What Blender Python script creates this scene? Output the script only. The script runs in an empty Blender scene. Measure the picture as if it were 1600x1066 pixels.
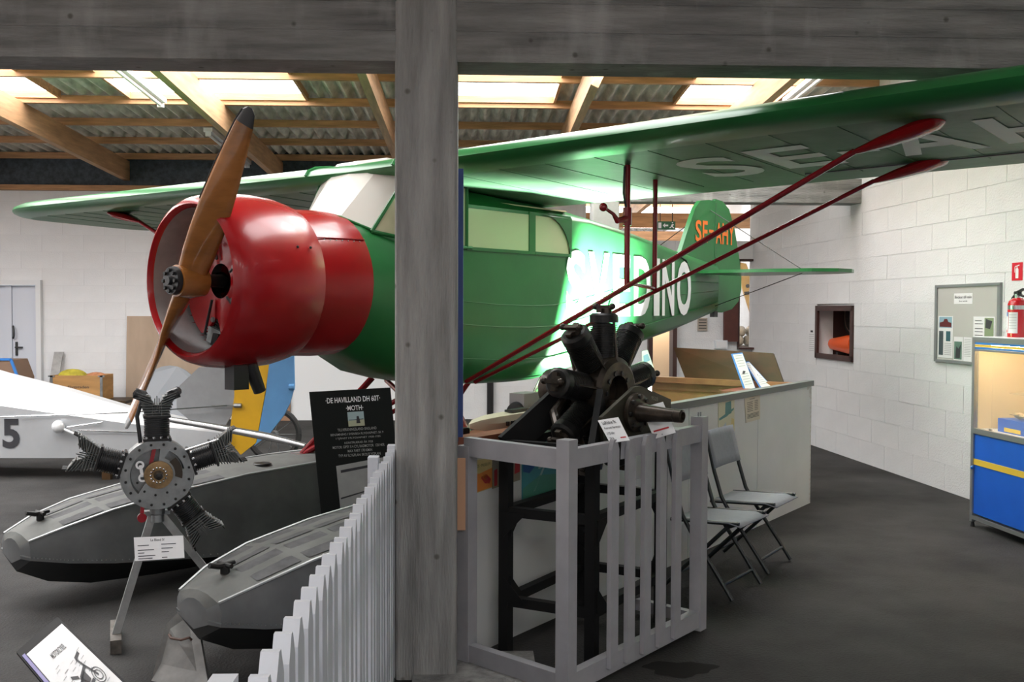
import bpy, math, random
from mathutils import Vector as V, Matrix

random.seed(7)
SC = bpy.context.scene
COL = SC.collection
PI = math.pi
R = math.radians

# ------------------------------------------------------------------ camera, world, exposure
F_PX, CXP, CYP = 1600.0, 800.0, 533.0
EYE = V((0, 0, 1.65))
YAW, PITCH, ROLL = R(2.1), R(1.826), R(0.2)
FW = V((math.sin(YAW) * math.cos(PITCH), math.cos(YAW) * math.cos(PITCH), -math.sin(PITCH)))
RT = V((math.cos(YAW), -math.sin(YAW), 0))
UP = RT.cross(FW)
RT, UP = RT * math.cos(ROLL) + UP * math.sin(ROLL), UP * math.cos(ROLL) - RT * math.sin(ROLL)

cam_data = bpy.data.cameras.new('camera')
cam_data.sensor_width = 36.0
cam_data.lens = 36.0 * F_PX / 1600.0
cam_data.clip_start = 0.05
cam = bpy.data.objects.new('camera', cam_data)
COL.objects.link(cam)
cam.matrix_world = Matrix((
    (RT.x, UP.x, -FW.x, EYE.x), (RT.y, UP.y, -FW.y, EYE.y), (RT.z, UP.z, -FW.z, EYE.z), (0, 0, 0, 1)))
SC.camera = cam

world = bpy.data.worlds.new('overcast_sky')
SC.world = world
world.use_nodes = True
bg = world.node_tree.nodes['Background']
bg.inputs[0].default_value = (0.93, 0.96, 1.0, 1)
bg.inputs[1].default_value = 3.0

SC.view_settings.view_transform = 'Standard'
SC.view_settings.look = 'None'
SC.view_settings.gamma = 1.0
SC.view_settings.use_curve_mapping = False
SC.view_settings.exposure = 0.0
SC.cycles.use_denoising = True
SC.cycles.max_bounces = 8
SC.cycles.sample_clamp_indirect = 6.0

SKY_GLOW = 11.5          # radiance of the daylit translucent roof sheets

# pixel (1600x1066 frame) to world point helpers
def ray(x, y): return FW + RT * ((x - CXP) / F_PX) - UP * ((y - CYP) / F_PX)
def atz(x, y, z):
    r = ray(x, y); return EYE + r * ((z - EYE.z) / r.z)
def aty(x, y, Y):
    r = ray(x, y); return EYE + r * (Y / r.y)
def atd(x, y, d): return EYE + ray(x, y) * d
def atp(x, y, p0, n):
    r = ray(x, y); return EYE + r * ((V(p0) - EYE).dot(V(n)) / r.dot(V(n)))

# ------------------------------------------------------------------ materials
MATS = {}
def mat(name, col, rough=0.6, metal=0.0, var=0.0, scale=6.0, bump=0.0, bscale=None, col2=None,
        emis=0.0, stretch=None, spec=0.5, coat=0.0, rnd=0.0, detail=4.0):
    if name in MATS: return MATS[name]
    m = bpy.data.materials.new(name); m.use_nodes = True
    nt = m.node_tree; N = nt.nodes; L = nt.links
    p = N['Principled BSDF']
    p.inputs['Base Color'].default_value = (*col, 1)
    p.inputs['Roughness'].default_value = rough
    p.inputs['Metallic'].default_value = metal
    p.inputs['Specular IOR Level'].default_value = spec
    p.inputs['Coat Weight'].default_value = coat
    if emis:
        p.inputs['Emission Color'].default_value = (*col, 1)
        p.inputs['Emission Strength'].default_value = emis
    if var or bump or col2 or rnd:
        tc = N.new('ShaderNodeTexCoord'); mp = N.new('ShaderNodeMapping')
        L.new(tc.outputs['Object'], mp.inputs[0])
        if stretch: mp.inputs['Scale'].default_value = stretch
        nz = N.new('ShaderNodeTexNoise'); nz.inputs['Scale'].default_value = scale
        nz.inputs['Detail'].default_value = detail; nz.inputs['Roughness'].default_value = 0.6
        L.new(mp.outputs[0], nz.inputs['Vector'])
        if var or col2:
            cr = N.new('ShaderNodeValToRGB')
            e = cr.color_ramp.elements
            e[0].position = 0.32; e[1].position = 0.68
            c2 = col2 if col2 else tuple(max(0, c * (1 - var)) for c in col)
            c1 = col if col2 else tuple(min(1, c * (1 + var * 0.6)) for c in col)
            e[0].color = (*c2, 1); e[1].color = (*c1, 1)
            L.new(nz.outputs['Fac'], cr.inputs[0])
            out = cr.outputs[0]
            if rnd:
                oi = N.new('ShaderNodeObjectInfo'); hv = N.new('ShaderNodeHueSaturation')
                mr = N.new('ShaderNodeMapRange')
                mr.inputs[3].default_value = 1 - rnd; mr.inputs[4].default_value = 1 + rnd
                L.new(oi.outputs['Random'], mr.inputs[0]); L.new(mr.outputs[0], hv.inputs['Value'])
                L.new(out, hv.inputs['Color']); out = hv.outputs[0]
            L.new(out, p.inputs['Base Color'])
        if bump:
            n2 = N.new('ShaderNodeTexNoise'); n2.inputs['Scale'].default_value = bscale or scale * 6
            n2.inputs['Detail'].default_value = 3.0
            L.new(mp.outputs[0], n2.inputs['Vector'])
            bp = N.new('ShaderNodeBump'); bp.inputs['Strength'].default_value = bump
            bp.inputs['Distance'].default_value = 0.02
            L.new(n2.outputs['Fac'], bp.inputs['Height']); L.new(bp.outputs[0], p.inputs['Normal'])
    MATS[name] = m
    return m

def glass_mat(name, tint, clear, rough=0.05):
    """thin pane: mostly clear, partly a tinted film, with a gloss"""
    if name in MATS: return MATS[name]
    m = bpy.data.materials.new(name); m.use_nodes = True
    nt = m.node_tree; N = nt.nodes; L = nt.links
    p = N['Principled BSDF']; p.inputs['Base Color'].default_value = (*tint, 1)
    p.inputs['Roughness'].default_value = rough
    tr = N.new('ShaderNodeBsdfTransparent'); mx = N.new('ShaderNodeMixShader')
    mx.inputs[0].default_value = clear
    L.new(p.outputs[0], mx.inputs[1]); L.new(tr.outputs[0], mx.inputs[2])
    L.new(mx.outputs[0], N['Material Output'].inputs[0])
    MATS[name] = m
    return m

def concrete_mat(name, st1, st2, g=1.0):
    m = mat(name, (.25 * g, .245 * g, .235 * g), .85, var=.45, scale=4.0, bump=.5, bscale=45, detail=8, stretch=st1)
    nt = m.node_tree; N = nt.nodes; L = nt.links; p = N['Principled BSDF']
    base = p.inputs['Base Color'].links[0].from_socket
    tc = N.new('ShaderNodeTexCoord'); mp = N.new('ShaderNodeMapping'); mp.inputs['Scale'].default_value = st2
    L.new(tc.outputs['Object'], mp.inputs[0])
    nz = N.new('ShaderNodeTexNoise'); nz.inputs['Scale'].default_value = 5.0; nz.inputs['Detail'].default_value = 6
    L.new(mp.outputs[0], nz.inputs['Vector'])
    cr = N.new('ShaderNodeValToRGB'); e = cr.color_ramp.elements
    e[0].position = .54; e[0].color = (0, 0, 0, 1); e[1].position = .74; e[1].color = (.55, .55, .55, 1)
    L.new(nz.outputs['Fac'], cr.inputs[0])
    mx = N.new('ShaderNodeMixRGB'); mx.inputs[2].default_value = (.46, .455, .44, 1)
    L.new(cr.outputs[0], mx.inputs[0]); L.new(base, mx.inputs[1])
    # small dark pits
    vz = N.new('ShaderNodeTexVoronoi'); vz.inputs['Scale'].default_value = 7.0; L.new(tc.outputs['Object'], vz.inputs['Vector'])
    c2 = N.new('ShaderNodeValToRGB'); c2.color_ramp.elements[0].position = .05; c2.color_ramp.elements[0].color = (.45, .43, .40, 1)
    c2.color_ramp.elements[1].position = .11; c2.color_ramp.elements[1].color = (1, 1, 1, 1)
    L.new(vz.outputs['Distance'], c2.inputs[0])
    mu = N.new('ShaderNodeMixRGB'); mu.blend_type = 'MULTIPLY'; mu.inputs[0].default_value = 1.0
    L.new(mx.outputs[0], mu.inputs[1]); L.new(c2.outputs[0], mu.inputs[2]); L.new(mu.outputs[0], p.inputs['Base Color'])
    return m
concrete = concrete_mat('board_marked_concrete', (3, 3, .3), (2.2, 2.2, .25), 1.3)
concrete_h = concrete_mat('board_marked_concrete_beam', (.35, 1, 3.2), (1.2, 1, .45))
paintwall = mat('white_painted_block', (.76, .765, .775), .75, var=.04, scale=3, bump=.25, bscale=60, rnd=.008)
joint = mat('painted_mortar', (.70, .705, .715), .85)
asphalt = mat('dark_asphalt_floor', (.040, .0385, .037), .8, var=.5, scale=1.3, bump=.35, bscale=70, detail=8, spec=.2)
timber = mat('planed_pine', (.50, .265, .125), .65, var=.35, scale=5, stretch=(.5, 5, 5), detail=6)
timber_y = mat('pine_rafter', (.46, .27, .14), .65, var=.3, scale=4, stretch=(5, .5, 5), detail=6)
fibre = mat('fibre_cement_sheet', (.64, .61, .54), .85, var=.35, scale=5, stretch=(3, .6, 1))
skylight_m = mat('translucent_roof_sheet', (.96, .98, 1.0), .5, emis=SKY_GLOW)
fascia_m = mat('dark_slate_fascia', (.055, .07, .085), .7, var=.5, scale=14)
green = mat('green_aircraft_dope', (.018, .145, .038), .33, var=.18, scale=1.6, coat=.08, spec=.4, bump=.03, bscale=14)
green_grey = mat('weathered_silver_green_fabric', (.080, .170, .092), .42, var=.4, scale=2.4, col2=(.034, .112, .052), bump=.12, bscale=12, spec=.13)
red = mat('red_cowling_paint', (.30, .004, .007), .27, var=.12, scale=3, coat=.12, spec=.4)
red_s = mat('red_strut_paint', (.25, .008, .014), .25, var=.1, scale=5, coat=.3)
plex = glass_mat('yellowed_plexiglass', (.80, .72, .50), .22, .12)
plex_w = glass_mat('clouded_windshield', (.72, .70, .64), .18, .15)
cream = mat('cream_cabin_lining', (.66, .57, .38), .7, var=.1)
white_paint = mat('white_lettering', (.85, .86, .87), .45)
pale_letter = mat('pale_grey_lettering', (.80, .81, .79), .6, spec=.2)
orange_letter = mat('orange_lettering', (.85, .17, .02), .5)
propwood = mat('varnished_propeller_wood', (.33, .125, .028), .22, var=.35, scale=2.5, stretch=(1, 1, 3), coat=.6)
black = mat('black_enamel', (.012, .012, .013), .4)
stand_black = mat('flat_black_steel', (.011, .011, .011), .7, spec=.2)
blackmetal = mat('blackened_steel', (.02, .019, .018), .42, metal=.5, var=.3, scale=20)
rust = mat('oily_bronze_steel', (.05, .038, .028), .42, metal=.6, var=.6, scale=14, coat=.1)
olive = mat('olive_plate', (.055, .05, .034), .5, metal=.3, var=.3, scale=8)
alu = mat('cast_aluminium', (.28, .29, .29), .42, metal=.75, var=.25, scale=12)
alu_l = mat('dull_aluminium_skin', (.42, .43, .43), .45, metal=.5, var=.2, scale=6)
brass = mat('worn_brass', (.34, .22, .11), .38, metal=.85, var=.4, scale=18)
floatgrey = mat('float_grey_paint', (.115, .12, .122), .6, var=.25, scale=4, bump=.04, bscale=30)
floatdeck = mat('float_deck_paint', (.115, .118, .11), .75, var=.25, scale=5)
floatblack = mat('float_bottom_black', (.022, .023, .024), .5, var=.3, scale=5)
grip = mat('dark_walkway_patch', (.075, .075, .078), .8, var=.4, scale=10)
fence_w = mat('white_picket_paint', (.60, .62, .665), .55, var=.08, scale=8)
rail_g = mat('grey_railing_paint', (.36, .355, .375), .6, var=.1, scale=7)
silver = mat('silver_dope', (.50, .515, .53), .35, metal=.35, var=.1, scale=2)
silver_pale = mat('pale_silver', (.78, .79, .80), .3, metal=.3, var=.06, scale=2)
yellow = mat('yellow_rudder_paint', (.72, .40, .01), .45, var=.06)
blue_r = mat('sky_blue_rudder_paint', (.12, .32, .62), .45, var=.06)
ply = mat('plywood_sheet', (.44, .33, .24), .7, var=.15, scale=3, stretch=(1, 1, .3))
cratewood = mat('orange_crate_wood', (.47, .25, .085), .55, var=.25, scale=4, stretch=(.4, 1, 4))
brownwood = mat('brown_panel_wood', (.085, .040, .017), .5, var=.55, scale=3.0, col2=(.032, .027, .012), stretch=(.6, .6, 1.6), spec=.15)
tanboard = mat('tan_hardboard', (.42, .21, .08), .6, var=.15, scale=6)
redwood = mat('red_brown_trim', (.19, .055, .028), .5, var=.25, scale=8)
counter_w = mat('white_counter_panel', (.62, .63, .62), .55, var=.06, scale=2)
trim_g = mat('grey_counter_trim', (.11, .115, .11), .5)
paper = mat('white_paper', (.78, .78, .79), .7)
paper_b = mat('beige_paper', (.60, .54, .43), .7)
ink = mat('black_print', (.03, .03, .035), .7)
redink = mat('red_print', (.5, .03, .04), .7)
blue_b = mat('blue_board_edge', (.03, .19, .55), .4)
blue_p = mat('royal_blue_panel', (.005, .10, .56), .45, var=.05)
yel_p = mat('yellow_stripe', (.75, .48, .05), .45)
mesh_f = mat('grey_mesh_fabric', (.24, .255, .285), .8, var=.08, scale=40)
darkframe = mat('dark_green_tube', (.018, .022, .023), .4, metal=.3)
cabin_cream = mat('cabinet_back_board', (.72, .60, .42), .6)
redgloss = mat('extinguisher_red', (.55, .012, .02), .25, coat=.4)
signred = mat('sign_red', (.65, .012, .03), .4)
signgreen = mat('exit_sign_green', (.01, .12, .045), .4)
chrome = mat('bright_metal', (.6, .6, .6), .25, metal=1)
maroon = mat('dark_maroon_frame', (.055, .022, .018), .5, var=.2)
orange = mat('orange_plastic', (.78, .10, .012), .4)
rubber = mat('tyre_rubber', (.03, .03, .03), .8)
beige = mat('warm_beige_board', (.75, .58, .40), .7)
felt = mat('grey_felt_board', (.46, .45, .43), .9)
sack = mat('sackcloth', (.36, .31, .24), .9, var=.3, scale=9)
oldyellow = mat('aged_yellow_varnish', (.62, .36, .09), .5, var=.25, scale=5)
doorpaint = mat('pale_blue_door_paint', (.60, .63, .70), .55)
cabglass = glass_mat('cabinet_glass', (.75, .72, .65), .90, .03)
tube_m = mat('white_batten_enamel', (.8, .82, .84), .35)
deck_cream = mat('cream_model_hull', (.62, .58, .43), .4)

# ------------------------------------------------------------------ mesh builder
def basis(z, x=None):
    z = V(z).normalized()
    if x is None: x = V((0, 0, 1)) if abs(z.z) < .9 else V((1, 0, 0))
    x = V(x); x = (x - z * x.dot(z)).normalized()
    return x, z.cross(x), z

class B:
    def __init__(s): s.v = []; s.f = []; s.m = []; s.cur = 0
    def add(s, vs, fs):
        o = len(s.v); s.v += [tuple(p) for p in vs]
        for f in fs: s.f.append(tuple(i + o for i in f)); s.m.append(s.cur)
        return s
    def box(s, c, size, ax=None):
        c = V(c); X, Y, Z = ax if ax else (V((1, 0, 0)), V((0, 1, 0)), V((0, 0, 1)))
        a, b, d = size[0] / 2, size[1] / 2, size[2] / 2
        vs = [c + X * (i * a) + Y * (j * b) + Z * (k * d) for i in (-1, 1) for j in (-1, 1) for k in (-1, 1)]
        return s.add(vs, [(0, 1, 3, 2), (4, 6, 7, 5), (0, 4, 5, 1), (2, 3, 7, 6), (0, 2, 6, 4), (1, 5, 7, 3)])
    def bar(s, p0, p1, w, h, up=None):
        """box beam from p0 to p1, w across, h along up"""
        p0, p1 = V(p0), V(p1); d = p1 - p0
        X, Y, Z = basis(d, up if up is not None else (V((0, 0, 1)) if abs(d.normalized().z) < .9 else V((0, 1, 0))))
        return s.box((p0 + p1) / 2, (h, w, d.length), (X, Y, Z))
    def loft(s, rings, closed=True, cap=True, skip=None):
        n = len(rings[0]); vs = [p for r in rings for p in r]; fs = []
        for i in range(len(rings) - 1):
            for j in range(n if closed else n - 1):
                if skip and skip(i, j): continue
                k = (j + 1) % n
                fs.append((i * n + j, i * n + k, (i + 1) * n + k, (i + 1) * n + j))
        if cap and closed:
            fs.append(tuple(range(n - 1, -1, -1))); fs.append(tuple((len(rings) - 1) * n + j for j in range(n)))
        return s.add(vs, fs)
    def tube(s, pts, r, n=10, cap=True, flat=1.0, up=None):
        pts = [V(p) for p in pts]; rs = r if isinstance(r, (list, tuple)) else [r] * len(pts)
        rings = []; px = up
        for i, p in enumerate(pts):
            d = (pts[min(i + 1, len(pts) - 1)] - pts[max(i - 1, 0)])
            X, Y, Z = basis(d, px); px = X
            rings.append([p + X * (rs[i] * math.cos(2 * PI * k / n)) + Y * (rs[i] * flat * math.sin(2 * PI * k / n)) for k in range(n)])
        return s.loft(rings, True, cap)
    def lathe(s, prof, o, axis, n=24, cap=True):
        o = V(o); X, Y, Z = basis(axis)
        rings = [[o + Z * h + X * (r * math.cos(2 * PI * k / n)) + Y * (r * math.sin(2 * PI * k / n)) for k in range(n)] for h, r in prof]
        return s.loft(rings, True, cap)
    def prism(s, poly, ext):
        poly = [V(p) for p in poly]; ext = V(ext); n = len(poly)
        vs = poly + [p + ext for p in poly]
        fs = [tuple(range(n - 1, -1, -1)), tuple(range(n, 2 * n))] + [(i, (i + 1) % n, (i + 1) % n + n, i + n) for i in range(n)]
        return s.add(vs, fs)
    def quad(s, a, b, c, d): return s.add([a, b, c, d], [(0, 1, 2, 3)])
    def sphere(s, c, r, n=14, m=8, ax=None):
        c = V(c); rx, ry, rz = r if isinstance(r, (tuple, list)) else (r, r, r)
        X, Y, Z = ax if ax else (V((1, 0, 0)), V((0, 1, 0)), V((0, 0, 1)))
        rings = []
        for i in range(m + 1):
            t = PI * i / m; q = max(math.sin(t), .02)
            rings.append([c + X * (rx * q * math.cos(2 * PI * k / n)) + Y * (ry * q * math.sin(2 * PI * k / n)) - Z * (rz * math.cos(t)) for k in range(n)])
        return s.loft(rings)
    def mesh(s, name, mats, smooth=35):
        me = bpy.data.meshes.new(name); me.from_pydata(s.v, [], s.f)
        for m in (mats if isinstance(mats, (list, tuple)) else [mats]): me.materials.append(m)
        if any(s.m): me.polygons.foreach_set('material_index', s.m)
        me.update()
        import bmesh as bmm
        bm = bmm.new(); bm.from_mesh(me); bmm.ops.recalc_face_normals(bm, faces=bm.faces); bm.to_mesh(me); bm.free()
        if smooth:
            me.polygons.foreach_set('use_smooth', [True] * len(me.polygons))
            me.set_sharp_from_angle(angle=R(smooth))
        return me
    def build(s, name, mats, parent=None, smooth=35, label=None):
        o = bpy.data.objects.new(name, s.mesh(name, mats, smooth)); COL.objects.link(o)
        if parent is not None: attach(o, parent)
        if label: o['label'] = label
        return o

def root_of(o):
    p = V((0, 0, 0))
    while o is not None: p = p + o.location; o = o.parent
    return p
def attach(o, parent):
    o.parent = parent
    o.matrix_parent_inverse = Matrix.Translation(-world_loc(parent))
def world_loc(o):
    # parents are unrotated: the sum of the chain
    if o.parent is None: return V(o.location)
    return world_loc(o.parent) + o.matrix_parent_inverse.to_translation() + V(o.location)

def thing(name, label, cat, loc, group=None):
    o = bpy.data.objects.new(name, None); COL.objects.link(o); o.location = loc
    o.empty_display_size = .1
    o['label'] = label; o['category'] = cat
    if group: o['group'] = group
    return o
def tag(o, label, cat, group=None):
    o['label'] = label; o['category'] = cat
    if group: o['group'] = group
    return o
def struct(o, label=None):
    o['kind'] = 'structure'
    if label: o['label'] = label
    return o
def shell(name, loc=(0, 0, 0)):
    o = bpy.data.objects.new(name, None); COL.objects.link(o); o.location = loc; o['kind'] = 'structure'
    return o
def inst(name, me, parent, loc, rot=None):
    o = bpy.data.objects.new(name, me); COL.objects.link(o); attach(o, parent); o.location = loc
    if rot is not None: o.rotation_euler = rot
    return o

def text_geo(txt, size=1.0, bold=0.0, align='LEFT'):
    cu = bpy.data.curves.new('lettering', 'FONT'); cu.body = txt; cu.size = size; cu.offset = bold
    cu.align_x = align; cu.resolution_u = 4
    ob = bpy.data.objects.new('lettering', cu); COL.objects.link(ob)
    dg = bpy.context.evaluated_depsgraph_get()
    me = bpy.data.meshes.new_from_object(ob.evaluated_get(dg))
    vs = [tuple(v.co) for v in me.vertices]; fs = [tuple(p.vertices) for p in me.polygons]
    bpy.data.objects.remove(ob); bpy.data.curves.remove(cu); bpy.data.meshes.remove(me)
    return vs, fs
def lettering(name, txt, m, parent, fn, size=1.0, bold=0.0, align='LEFT', fit=None, label=None):
    """flat print; fn maps text-plane (x, y) to a point. fit=(w,h) rescales the text's bounds to 0..w, 0..h"""
    vs, fs = text_geo(txt, size, bold, align)
    if fit:
        x0 = min(v[0] for v in vs); x1 = max(v[0] for v in vs); y0 = min(v[1] for v in vs); y1 = max(v[1] for v in vs)
        vs = [((v[0] - x0) / (x1 - x0) * fit[0], (v[1] - y0) / (y1 - y0) * fit[1], 0) for v in vs]
    b = B(); b.add([fn(v[0], v[1]) for v in vs], fs)
    return b.build(name, m, parent, 0, label)
def print_lines(name, m, parent, fn, rows, h=.004):
    """rows of print too small to read: (x0, x1, y) strips in the sheet's plane"""
    if len(rows) <= 3:
        for x0, x1, y in rows:
            b = B(); b.quad(fn(x0, y), fn(x1, y), fn(x1, y + h), fn(x0, y + h)); o = b.build(name, m, parent, 0)
        return o
    b = B()
    for x0, x1, y in rows: b.quad(fn(x0, y), fn(x1, y), fn(x1, y + h), fn(x0, y + h))
    return b.build(name, m, parent, 0)

X3, Y3, Z3 = V((1, 0, 0)), V((0, 1, 0)), V((0, 0, 1))

# ================================================================== THE SETTING
b = B(); b.box((-2, 8, -.05), (18, 34, .1)); struct(b.build('floor', asphalt, None, 0))

block_me = B().box((0, 0, 0), (.594, .03, .239)).mesh('block', paintwall, 0)
half_me = B().box((0, 0, 0), (.294, .03, .239)).mesh('block', paintwall, 0)
def block_wall(name, p0, p1, zt, out, holes=(), thick=.2, show=None):
    """wall from p0 to p1 (xy), face towards 'out'; show=(s0,s1) limits where blocks are laid one by one"""
    p0, p1, out = V((*p0, 0)), V((*p1, 0)), V((*out, 0)).normalized()
    d = (p1 - p0); Ln = d.length; d.normalize()
    w = shell(name, p0)
    ang = math.atan2(d.y, d.x)
    # backing wall with holes, cut into strips
    b = B(); xs = sorted({0, Ln, *[h[0] for h in holes], *[h[1] for h in holes]}); zs = sorted({0, zt, *[h[2] for h in holes], *[h[3] for h in holes]})
    for i in range(len(xs) - 1):
        for k in range(len(zs) - 1):
            xm, zm = (xs[i] + xs[i + 1]) / 2, (zs[k] + zs[k + 1]) / 2
            if any(h[0] < xm < h[1] and h[2] < zm < h[3] for h in holes): continue
            c = p0 + d * xm + Z3 * zm - out * (thick / 2)
            b.box(c, (xs[i + 1] - xs[i], thick, zs[k + 1] - zs[k]), (d, out, Z3))
    b.build('wall_backing', joint, w, 0)
    s0, s1 = show if show else (0, Ln)
    k = 0; z = .0
    cuts = []
    while z < zt - .02:
        off = -.3 if k % 2 else 0.0
        h = min(.245, zt - z)
        x = s0 + off
        while x < s1:
            a0, a1 = max(x, s0), min(x + .6, s1)
            if a1 - a0 > .05:
                # subtract the holes
                segs = [(a0, a1, z, z + h)]
                for hx0, hx1, hz0, hz1 in holes:
                    new = []
                    for (q0, q1, r0, r1) in segs:
                        if q1 <= hx0 or q0 >= hx1 or r1 <= hz0 or r0 >= hz1: new.append((q0, q1, r0, r1)); continue
                        if q0 < hx0: new.append((q0, hx0, r0, r1))
                        if q1 > hx1: new.append((hx1, q1, r0, r1))
                        c0, c1 = max(q0, hx0), min(q1, hx1)
                        if r0 < hz0: new.append((c0, c1, r0, hz0))
                        if r1 > hz1: new.append((c0, c1, hz1, r1))
                    segs = new
                for (q0, q1, r0, r1) in segs:
                    if q1 - q0 < .03 or r1 - r0 < .03: continue
                    o = inst('block', block_me, w, p0 + d * ((q0 + q1) / 2) + Z3 * ((r0 + r1) / 2) + out * (random.uniform(-.0110, -.0092)), (random.uniform(-.0015, .0015), 0, ang + random.uniform(-.001, .001)))
                    o.scale = ((q1 - q0 - .005) / .594, 1, (r1 - r0 - .005) / .239)
            x += .6
        z += .245; k += 1
    return w

ROOFZ = lambda y: 4.44 - .044 * y
YB = 15.2                                        # face of the rear wall
# rear wall with the double door on its left
block_wall('wall_rear', (-9.0, YB), (1.65, YB), 3.36, (0, -1), holes=[(1.35, 2.70, 0, 2.03)], show=(.9, 10.6))
# partition further right with a window and a doorway
YP = 14.5
wx = lambda px: aty(px, 480, YP).x
PX0 = 1.65
block_wall('wall_partition', (PX0, YP), (4.3, YP), 2.62, (0, -1),
           holes=[(wx(1152) - PX0, wx(1188) - PX0, aty(1170, 546, YP).z, aty(1170, 405, YP).z), (wx(1012) - PX0, wx(1056) - PX0, 0, 2.05)])
# right-hand wall, with a recess
RW0, RW1 = V((4.106, 12.191, 0)), V((4.311, 8.738, 0))
rw_d = (RW0 - RW1).normalized(); rw_n = V((-rw_d.y, rw_d.x, 0))
if rw_n.x > 0: rw_n = -rw_n
RWs = RW1 - rw_d * 14.7; RWe = RW0 + rw_d * 2.45
def rw(px, py, off=0.0): return atp(px, py, RW1 + rw_n * off, rw_n)
def rws(p): return (V(p) - RWs).dot(rw_d)
h0 = rw(1277, 478); h1 = rw(1334, 571)
REC = (rws(h0), rws(h1), .0, .0)
rs0, rs1 = min(REC[:2]), max(REC[:2]); rz0, rz1 = rw(1277, 559).z, rw(1277, 478).z
block_wall('wall_right', (RWs.x, RWs.y), (RWe.x, RWe.y), 4.2, (rw_n.x, rw_n.y), holes=[(rs0, rs1, rz0, rz1)], show=(11.5, (RWe - RWs).length))
b = B(); b.box((-9.1, 7, 2.4), (.2, 30, 4.8)); struct(b.build('wall_left', paintwall, None, 0))
b = B(); b.box((-2, -7.1, 2.4), (15, .2, 5.0)); struct(b.build('wall_behind', paintwall, None, 0))
b = B(); b.box((-2, 24.1, 2.2), (16, .2, 4.4)); struct(b.build('wall_far', paintwall, None, 0))
b = B(); b.box((4.75, 19.3, 2.2), (.2, 9.6, 4.4)); struct(b.build('wall_annex_right', paintwall, None, 0))
b = B(); b.box((1.55, 19.7, 2.2), (.2, 8.8, 4.4)); struct(b.build('wall_annex_left', paintwall, None, 0))

# fascia and wall plate over the rear wall
b = B(); b.box((-3.7, YB + .02, 3.67), (10.7, .06, .60)); struct(b.build('trim_1', fascia_m, None, 0), 'dark slate fascia strip above the white rear wall')
b = B(); b.box((-3.7, YB - .05, 3.375), (10.7, .13, .075)); struct(b.build('trim_2', timber, None, 0), 'pine wall plate along the top of the rear wall')

# concrete frame
pc = aty(668, 500, 4.52)
PILX = (aty(617, 300, 4.50).x + aty(714, 300, 4.50).x) / 2; PILW = aty(715, 300, 4.50).x - aty(617, 300, 4.50).x
frame = shell('wall_frame', (PILX, 4.65, 0))
def rounded_rect(cx, cy, w, d, r=.02):
    pts = []
    for sx, sy, a0 in ((1, 1, 0), (-1, 1, 90), (-1, -1, 180), (1, -1, 270)):
        for k in range(4):
            a = R(a0 + 30 * k); pts.append((cx + sx * (w / 2 - r) + r * math.cos(a), cy + sy * (d / 2 - r) + r * math.sin(a)))
    return pts
b = B(); rr = rounded_rect(PILX, 4.65, PILW, .29)
b.loft([[V((x, y, z)) for x, y in rr] for z in (0, .5, 1, 1.5, 2, 2.5, 3.25)]); b.build('pillar', concrete, frame, 40)
BZ = aty(400, 94, 4.53).z
b = B(); b.box((-2.2, 4.64, BZ + .20), (13.4, .25, .40)); b.build('beam', concrete_h, frame, 0)
b = B()
for k in range(1, 3): b.box((-2.2, 4.514, BZ + .125 * k + .01), (13.4, .006, .006))
b.build('formwork_ridge', concrete_h, frame, 0)
# second frame further back
fr2 = shell('wall_frame_far', (1.4, 11.0, 0))
p2l, p2r = aty(925, 350, 11.0).x, aty(967, 350, 11.0).x
b = B(); rr = rounded_rect((p2l + p2r) / 2, 11.1, p2r - p2l, .28)
b.loft([[V((x, y, z)) for x, y in rr] for z in (0, 1, 2, 2.95)]); b.build('pillar', mat('pale_concrete', (.42, .42, .40), .85, var=.15), fr2, 40)
bz2 = aty(1340, 318, 11.0).z
b = B(); b.box(((p2l + 4.2) / 2, 11.1, bz2 + .13), (4.2 - p2l + .02, .28, .26)); b.build('beam', concrete_h, fr2, 0)

# roof: rafters, purlins, corrugated sheets and translucent sheets
roof = shell('ceiling', (-2, 5, 4.2))
RX = [-7.15, -5.07, -2.85, -1.02, 1.12, 2.92]
for x in RX:
    b = B(); b.bar((x, -6.9, ROOFZ(-6.9) - .14), (x, YB + (8.5 if x > 1.5 else 0), ROOFZ(YB + (8.5 if x > 1.5 else 0)) - .14), .085, .28); b.build('rafter', timber_y, roof, 0)
PY = [15.0 - 1.1 * k for k in range(20)]
for y in PY:
    b = B(); b.box((-2.25, y, ROOFZ(y) + .04), (13.4, .06, .085)); b.build('purlin', timber, roof, 0)
for y in (16.1, 17.2, 18.3, 19.4, 20.5, 21.6, 22.7):
    b = B(); b.box((3.1, y, ROOFZ(y) + .04), (3.0, .06, .085)); b.build('purlin', timber, roof, 0)
def corr(x0, x1, y0, y1, n=8, amp=.036, pitch=.155):
    b = B(); m = max(2, int((x1 - x0) / pitch * n)); rows = []
    for y in (y0, (y0 + y1) / 2, y1):
        rows.append([V((x0 + (x1 - x0) * i / m, y, ROOFZ(y) + .122 + amp * math.sin(2 * PI * (x0 + (x1 - x0) * i / m) / pitch))) for i in range(m + 1)])
    b.loft(rows, closed=False, cap=False); return b
SKYX = [(-8.6, -7.3), (-6.5, -4.62), (-3.85, -1.88), (-.30, .90), (2.26, 3.40)]  # leftmost strip is out of view, added to brighten the left wall
cuts = sorted({-9.0, 4.5, *[q for sx in SKYX for q in sx]})
sky_rows = [(-5.0, -1.5), (4.9, 7.7), (7.7, 11.65)]
ycuts = sorted({-7.0, 24.0, YB, *[q for sr in sky_rows for q in sr]})
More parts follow.
